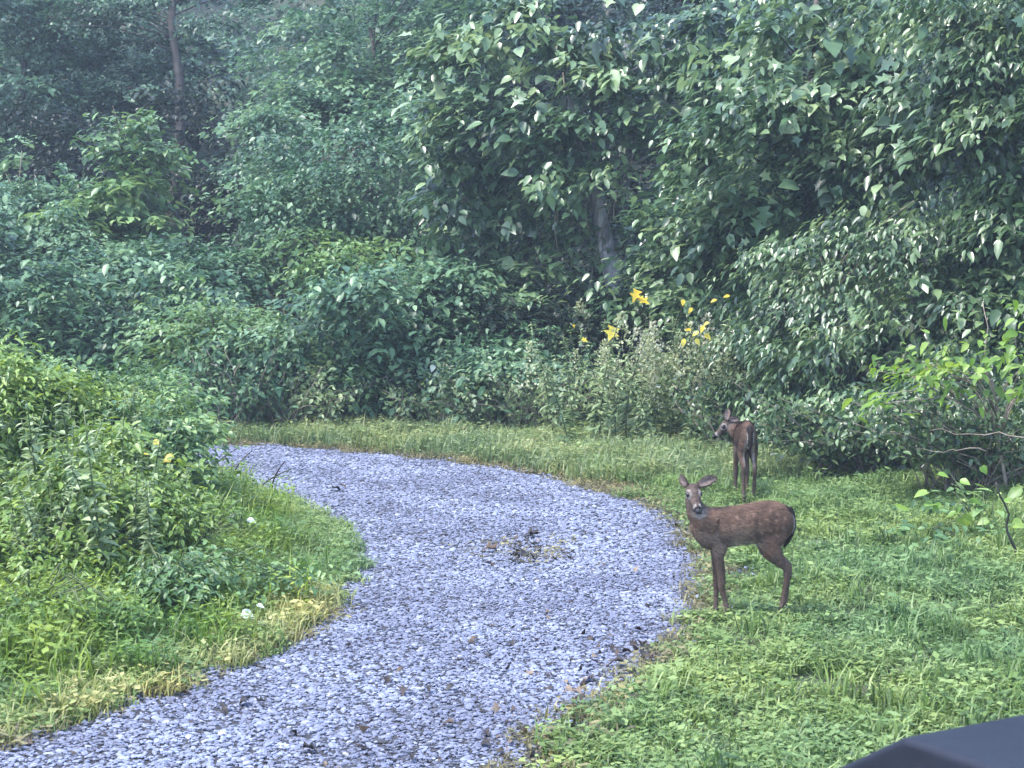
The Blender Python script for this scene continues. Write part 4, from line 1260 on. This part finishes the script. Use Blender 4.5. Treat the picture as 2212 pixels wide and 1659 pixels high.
    for (sx, sz) in [(-.2, .66), (-.15, .69), (-.1, .7), (-.05, .69), (0, .685), (.05, .675), (-.19, .6), (-.14, .63), (-.09, .64), (-.04, .63), (.02, .625), (.08, .62), (-.16, .56), (-.11, .575), (-.05, .57), (.12, .665)]:
        sx += rs.uniform(-.012, .012); sz += rs.uniform(-.012, .012)
        mixc((.30, .2, .15), np.exp(-(((x - sx) / .011) ** 2 + ((z - sz) / .009) ** 2)) * (np.abs(y) > .03) * .45)
    arc = np.sqrt((x + .155) ** 2 + (z - .60) ** 2)
    mixc((.04, .027, .022), np.exp(-((arc - .15) / .016) ** 2) * (x > -.12) * (x < .02) * (z > .5) * .55)
    mixc((.05, .034, .027), np.exp(-(((x - .19) / .03) ** 2 + ((z - .58) / .09) ** 2)) * .4)
    # neck
    nd = np.linalg.norm(co - np.array(tuple(neck[-2][0])), axis=1)
    mixc((.10, .078, .066), sst(.16, .05, nd) * .45)
    # head
    rel = co - np.array(hc)
    ta = rel @ np.array(a); tu = rel @ np.array(u); ts = rel @ np.array(sd_)
    hd = sst(.13, .10, np.linalg.norm(rel - np.outer(ta, np.array(a)), axis=1)) * (ta > -.03) * (ta < .21) * (np.linalg.norm(rel - np.array(a) * .075, axis=1) < .135)
    mixc((.085, .066, .058), hd * .85)
    mixc((.055, .04, .034), hd * sst(.025, .045, tu) * sst(.05, .0, ta) * .8)              # dark crown
    mixc((.07, .05, .042), hd * sst(.014, .004, np.abs(ts)) * sst(.04, .08, ta) * sst(-.005, .01, tu) * .7)   # dark bridge
    for s_ in (1, -1):
        e = np.sqrt((ta - .045) ** 2 + (tu - .012) ** 2 * 1.2 + (ts - s_ * .05) ** 2 * .6)
        mixc((.28, .25, .235), hd * np.exp(-((e - .028) / .006) ** 2) * .8)                 # pale eye ring
        mixc((.02, .016, .014), hd * sst(.02, .014, e))
    mixc((.34, .32, .30), hd * sst(.128, .136, ta) * sst(.156, .148, ta) * sst(.006, .012, np.abs(ts)) * .75)             # white band on muzzle
    mixc((.22, .2, .185), hd * sst(-.034, -.040, tu) * sst(.08, .12, ta) * .8)              # white chin
    mixc((.15, .13, .115), sst(.05, .03, np.linalg.norm(rel - np.array(a) * .02 + np.array(u) * .055, axis=1)) * .7)   # throat patch
    mixc((.012, .012, .014), hd * sst(.150, .158, ta) * sst(-.036, -.03, tu))             # nose
    for (b, ev, fd, wd) in EI:
        r_ = co - np.array(b); L_ = ev.length
        te = r_ @ np.array(ev) / L_ ** 2
        tw = r_ @ np.array(wd); tf = r_ @ np.array(fd)
        m_ = (te > .03) & (te < 1.06) & (np.abs(tw) < .055) & (np.abs(tf) < .05) & ((te > .3) | (ta < .03))
        mixc((.038, .029, .026), m_ * .9)
        wi = np.interp(te, [0, .35, .6, .8, 1], [.012, .028, .03, .02, .0])
        inner = m_ * ((no @ np.array(fd)) > .25) * sst(1.0, .75, np.abs(tw) / (wi + 1e-4)) * (te > .1)
        mixc((.15, .12, .11), inner * .8)
    # tail
    for (p0, r0_), (p1, r1_) in zip(tail[:-1], tail[1:]):
        p0 = np.array(p0); p1 = np.array(p1); d = p1 - p0
        t = np.clip(((co - p0) @ d) / (d @ d), 0, 1)
        dd = np.linalg.norm(co - p0 - t[:, None] * d, axis=1)
        w_ = sst(.044, .034, dd) * (x < -.19)
        mixc((.016, .012, .011), w_ * .95)
    mixc((.5, .47, .44), (x < -.2) * (np.abs(y) > .022) * (np.abs(y) < .042) * sst(.48, .52, z) * sst(.69, .64, z) * (no[:, 0] < -.75) * .35)
    at_ = me.attributes.new('coat', 'FLOAT_COLOR', 'POINT')
    at_.data.foreach_set('color', np.concatenate([np.clip(col, 0, 1), np.ones((n, 1))], 1).astype(np.float32).ravel())
    me.materials.clear(); me.materials.append(M['coat'])
    me.polygons.foreach_set('use_smooth', np.ones(len(me.polygons), bool))
    link('body', me, root)
    # short coat: hairs lying back along the body
    tri_n = len(me.polygons)
    rng = np.random.default_rng(len(label))
    nh = 34000
    cen = np.empty(tri_n * 3, np.float32); me.polygons.foreach_get('center', cen); cen = cen.reshape(-1, 3).astype(float)
    fn = np.empty(tri_n * 3, np.float32); me.polygons.foreach_get('normal', fn); fn = fn.reshape(-1, 3).astype(float)
    vi = np.array([p_.vertices[0] for p_ in me.polygons])
    pk = rng.integers(0, tri_n, nh)
    pp = cen[pk] + rng.normal(0, .0018, (nh, 3)); nn_ = fn[pk]; cc_ = col[vi[pk]]
    near_head = np.linalg.norm(pp - np.array(hc + a * .06), axis=1) < .16
    low = pp[:, 2] < .42
    ln = np.where(near_head, .007, np.where(low, .010, .021)) * rng.uniform(.6, 1.3, nh)
    flow = np.array([-1.0, 0, -.55]) + rng.normal(0, .3, (nh, 3))
    flow[near_head] = -np.array(a) + rng.normal(0, .3, (int(near_head.sum()), 3))
    flow[low] = np.array([-.2, 0, -1.0]) + rng.normal(0, .25, (int(low.sum()), 3))
    flow = nrm(flow - (flow * nn_).sum(1, keepdims=True) * nn_)
    tl_ = (pp[:, 0] < -.215) & (pp[:, 2] > .45)
    ln[tl_] *= .55
    fz = nrm(np.array([.1, 0, -1.]) - ((np.array([.1, 0, -1.]) * nn_).sum(1, keepdims=True)) * nn_)
    flow[tl_] = fz[tl_]
    tip = pp + (flow * .93 + nn_ * rng.uniform(.15, .5, nh)[:, None]) * ln[:, None]
    sdv = nrm(np.cross(nn_, flow)) * .0011
    VV = np.stack([pp - sdv - nn_ * .001, pp + sdv - nn_ * .001, tip], 1).reshape(-1, 3)
    cv = np.clip(cc_ * rng.uniform(.55, 1.65, nh)[:, None], 0, 1)
    cv = np.repeat(np.concatenate([cv, np.ones((nh, 1))], 1), 3, 0)
    fo = link('fur', mesh_np('fur', VV, np.arange(nh * 3).reshape(-1, 3), M['coat'], {'coat': cv}), root)
    fo['kind'] = 'stuff'
    # eyes
    for s_ in (1, -1):
        bm = bmesh.new(); bmesh.ops.create_uvsphere(bm, u_segments=16, v_segments=10, radius=.0155)
        em = bpy.data.meshes.new('eye'); bm.to_mesh(em); bm.free()
        em.polygons.foreach_set('use_smooth', np.ones(len(em.polygons), bool))
        link('eye', em, root, m_eye, tuple(hc + a * .046 + u * .012 + sd_ * s_ * .043))
    # nose pad
    gn = Geo(); gn.tube([hc + a * .170 + u * -.010, hc + a * .183 + u * -.011, hc + a * .196 + u * -.016], [(.016, .022), (.018, .0225), (.008, .012)], 12, up=u)
    link('nose', gn.mesh('nose', m_nose), root)
    # hooves: two toes each
    for L_ in legs_front + legs_hind:
        p = Vector(L_[-1][0])
        gh = Geo()
        for sy in (.009, -.009):
            gh.tube([Vector((p.x - .004, p.y + sy, p.z + .035)), Vector((p.x + .004, p.y + sy, p.z + .015)), Vector((p.x + .012, p.y + sy * 1.1, p.z - .012)), Vector((p.x + .016, p.y + sy, p.z - .022))],
                    [(.012, .009), (.017, .0105), (.021, .010), (.022, .009)], 8, up=(1, 0, 0))
        link('hoof', gh.mesh('hoof', m_hoof), root)
    return root


def fleg(y, dx_knee, dx_foot, top_x=.235, lift=0.0, sy=1):
    return [((top_x - .02, y * .62, .56), (.062, .04)), ((top_x, y * .85, .47), (.054, .036)), ((top_x + .005, y, .40), (.036, .027)), ((top_x + dx_knee * .6, y, .32), (.030, .024)), ((top_x + dx_knee, y, .245), (.028, .025)),
            ((top_x + dx_knee + .002, y, .21), (.0225, .020)), ((top_x + dx_foot * .7, y, .13), (.018, .016)), ((top_x + dx_foot * .9, y, .075), (.020, .018)), ((top_x + dx_foot, y, .05), (.0185, .0165)), ((top_x + dx_foot + .01, y, .022), (.016, .017))]


def hleg(y, hock_x, foot_x, hock_z=.335, top=(-.14, .58)):
    return [((top[0], y * .6, top[1]), (.11, .05)), ((-.105, y * .85, .50), (.098, .048)), ((-.125, y, .44), (.07, .036)), ((-.165, y, .395), (.046, .027)), ((hock_x + .03, y, .36), (.032, .021)),
            ((hock_x, y, hock_z), (.033, .021)), ((hock_x, y, hock_z - .045), (.027, .020)), ((hock_x * .7 + foot_x * .3, y, .22), (.0205, .018)), ((hock_x * .35 + foot_x * .65, y, .13), (.0185, .017)),
            ((foot_x, y, .075), (.018, .016)), ((foot_x + .004, y, .05), (.019, .017)), ((foot_x + .014, y, .022), (.016, .017))]


deer = build_deer('fawn', 'brown young deer side on at the drive edge with its head turned to the camera',
                  neck=[((.27, 0, .60), (.11)), ((.345, 0, .635), (.098)), ((.395, .002, .69), (.074)), ((.415, .006, .75), (.058)), ((.42, .012, .785), (.050)), ((.42, .02, .815), (.042))],
                  head_c=(.42, .035, .818), head_a=(-.16, .80, -.56), head_up=(0, .3, 1),
                  ears=[((-.138, -.012, .052), (.05, 1, .25)), ((.048, -.06, .068), (.55, .6, -.1))],
                  tail=[((-.238, 0, .705), (.024, .030)), ((-.258, 0, .665), (.025, .034)), ((-.266, 0, .60), (.027, .036)), ((-.252, 0, .54), (.024, .030)), ((-.230, 0, .49), (.016, .020)), ((-.212, 0, .462), (.004, .006))],
                  legs_front=[fleg(.055, -.018, -.06), fleg(-.055, .0, .005, top_x=.24)],
                  legs_hind=[hleg(.06, -.235, -.185), hleg(-.06, -.25, -.235)])
p = atG(1836 * .8848, 1510 * .8848)
# deer faces to the left of the picture; its left side is towards the camera
deer.location = (p.x, p.y, H(p.x, p.y) - .01)
deer.rotation_euler = (0, 0, math.radians(180))
deer.scale = (.97, 1.0, 1.07)

far_deer = build_deer('fawn', 'smaller looking reddish deer walking away by the thicket with its head turned left',
                      neck=[((.27, 0, .60), (.10)), ((.33, .02, .61), (.09)), ((.37, .035, .615), (.074)), ((.40, .06, .63), (.062)), ((.42, .08, .645), (.052)), ((.43, .09, .66), (.044))],
                      head_c=(.43, .10, .672), head_a=(.08, .74, -.60), head_up=(0, .3, 1),
                      ears=[((.02, -.02, .12), (-.8, .4, .1)), ((.0, -.125, .015), (-.9, .3, .2))],
                      tail=[((-.262, 0, .705), (.02, .024)), ((-.292, 0, .665), (.018, .034)), ((-.302, 0, .60), (.015, .036)), ((-.29, 0, .54), (.013, .028)), ((-.275, 0, .50), (.008, .014)), ((-.265, 0, .475), (.004, .006))],
                      slim=.84,
                      legs_front=[fleg(.05, .02, .05, top_x=.22), fleg(-.05, -.02, -.05)],
                      legs_hind=[hleg(.055, -.25, -.27), hleg(-.055, -.22, -.16)])
p = atG(1609, 1079)
far_deer.scale = (1.06, 1.06, 1.06)
far_deer.location = (p.x, p.y, H(p.x, p.y) - .01)
far_deer.rotation_euler = (0, 0, math.radians(90 + 2))

# ------------------------------------------------------------------ dark cover in the near right corner
def cover():
    root_p = atY(2030, 1640, 3.1)
    Yr = 3.1
    zt = atY(1955, 1592, Yr).z
    z_back = atY(2212, 1542, 3.5).z
    A = atY(1950, 1592, Yr)                 # peak of the corner
    B = atY(2330, 1520, 3.38)               # ridge running away to the right
    L0 = atY(1790, 1668, 3.28)              # left slope foot
    R0 = atY(2175, 1668, 2.85)              # crease running down to the right
    R1 = R0 + (R0 - A) * 1.6
    n = 14
    V = []; F = []

    def patch(p00, p10, p01, p11, m=14, k=14, bulge=.01, seed=0):
        base = len(V)
        for i in range(m + 1):
            for j in range(k + 1):
                s_, t_ = i / m, j / k
                q = (p00 * (1 - s_) + p10 * s_) * (1 - t_) + (p01 * (1 - s_) + p11 * s_) * t_
                b_ = 4 * s_ * (1 - s_) * 4 * t_ * (1 - t_)
                q = q + Vector((0, 0, -bulge * b_ * .6)) + Vector((0, 0, .0025 * math.sin(17 * s_ + seed) * math.sin(9 * t_ + seed) * b_))
                V.append(tuple(q))
        for i in range(m):
            for j in range(k):
                a_ = base + i * (k + 1) + j
                F.append((a_, a_ + 1, a_ + k + 2, a_ + k + 1))
    down = Vector((0, 0, -.75))
    L1 = L0 + (L0 - A) * .7
    Bf = B + (R0 - A) * 2.6 + Vector((.1, 0, 0))
    R2 = A + (R0 - A) * 2.6
    patch(A, B, R2, Bf, seed=1)                                   # broad lighter top
    patch(A, R2, L1, L1 + (R2 - A) * .8 + Vector((0, 0, -.12)), bulge=.012, seed=2)       # dark near side
    patch(A, L1, B, B + (L1 - A) + Vector((0, .3, -.05)), bulge=.01, seed=3)            # far side slope
    # skirt hanging down to the ground round the outside
    ring = [L1 + (R2 - A) * .8 + Vector((0, 0, -.12)), R2, Bf]
    for a_, b_ in zip(ring[:-1], ring[1:]):
        patch(a_, b_, Vector((a_.x, a_.y, 0.02)), Vector((b_.x, b_.y, .02)), bulge=.0)
    q1 = L1; q2 = L1 + (R2 - A) * .8 + Vector((0, 0, -.12))
    patch(q1, q2, Vector((q1.x, q1.y, .02)), Vector((q2.x, q2.y, .02)), bulge=0)
    q3 = B + (L1 - A) + Vector((0, .3, -.05))
    patch(q1, q3, Vector((q1.x, q1.y, .02)), Vector((q3.x, q3.y, .02)), bulge=0)
    bm = bmesh.new()
    vs_ = [bm.verts.new(v) for v in V]
    for f_ in F: bm.faces.new([vs_[i] for i in f_])
    bmesh.ops.remove_doubles(bm, verts=bm.verts, dist=.001)
    bmesh.ops.recalc_face_normals(bm, faces=bm.faces)
    o3 = Vector((A.x, A.y, 0))
    for v in bm.verts: v.co -= o3
    me = bpy.data.meshes.new('dark_cover'); bm.to_mesh(me); bm.free()
    me.polygons.foreach_set('use_smooth', np.ones(len(me.polygons), bool))
    mt = noise_mat('navy_cover', [(0.3, (.005, .006, .012)), (0.7, (.010, .012, .022))], 3, rough=.6, bump=.35, bscale=9, spec=.25, bdist=.02)
    o = link('dark_cover', me, None, mt, tuple(o3))
    b = o.modifiers.new('bev', 'BEVEL'); b.width = .045; b.segments = 6; b.limit_method = 'ANGLE'; b.angle_limit = math.radians(25)
    tag(o, 'peaked dark navy fabric cover poking into the bottom right corner', 'cover')


cover()

# ------------------------------------------------------------------ haze
bpy.ops.mesh.primitive_cube_add(size=1, location=(0, 0, 0))
hz = bpy.context.object; hz.name = 'haze'; hz.data.name = 'haze'
z0, z1 = -1.0, 34.0
hz.scale = (460, 460, z1 - z0); hz.location = (0, 140, (z0 + z1) / 2)
mh, nt, out = new_mat('haze')
pv = nt.nodes.new('ShaderNodeVolumePrincipled')
pv.inputs['Color'].default_value = (.72, .84, 1.0, 1)
pv.inputs['Density'].default_value = 0.0014
pv.inputs['Anisotropy'].default_value = 0.2
nt.links.new(pv.outputs[0], out.inputs['Volume'])
hz.data.materials.append(mh)
tag(hz, 'thin bluish haze in the air', kind='stuff')
print('TRIS foliage', TRI_COUNT[0], 'stones', N_STONES, 'objects', len(bpy.data.objects))
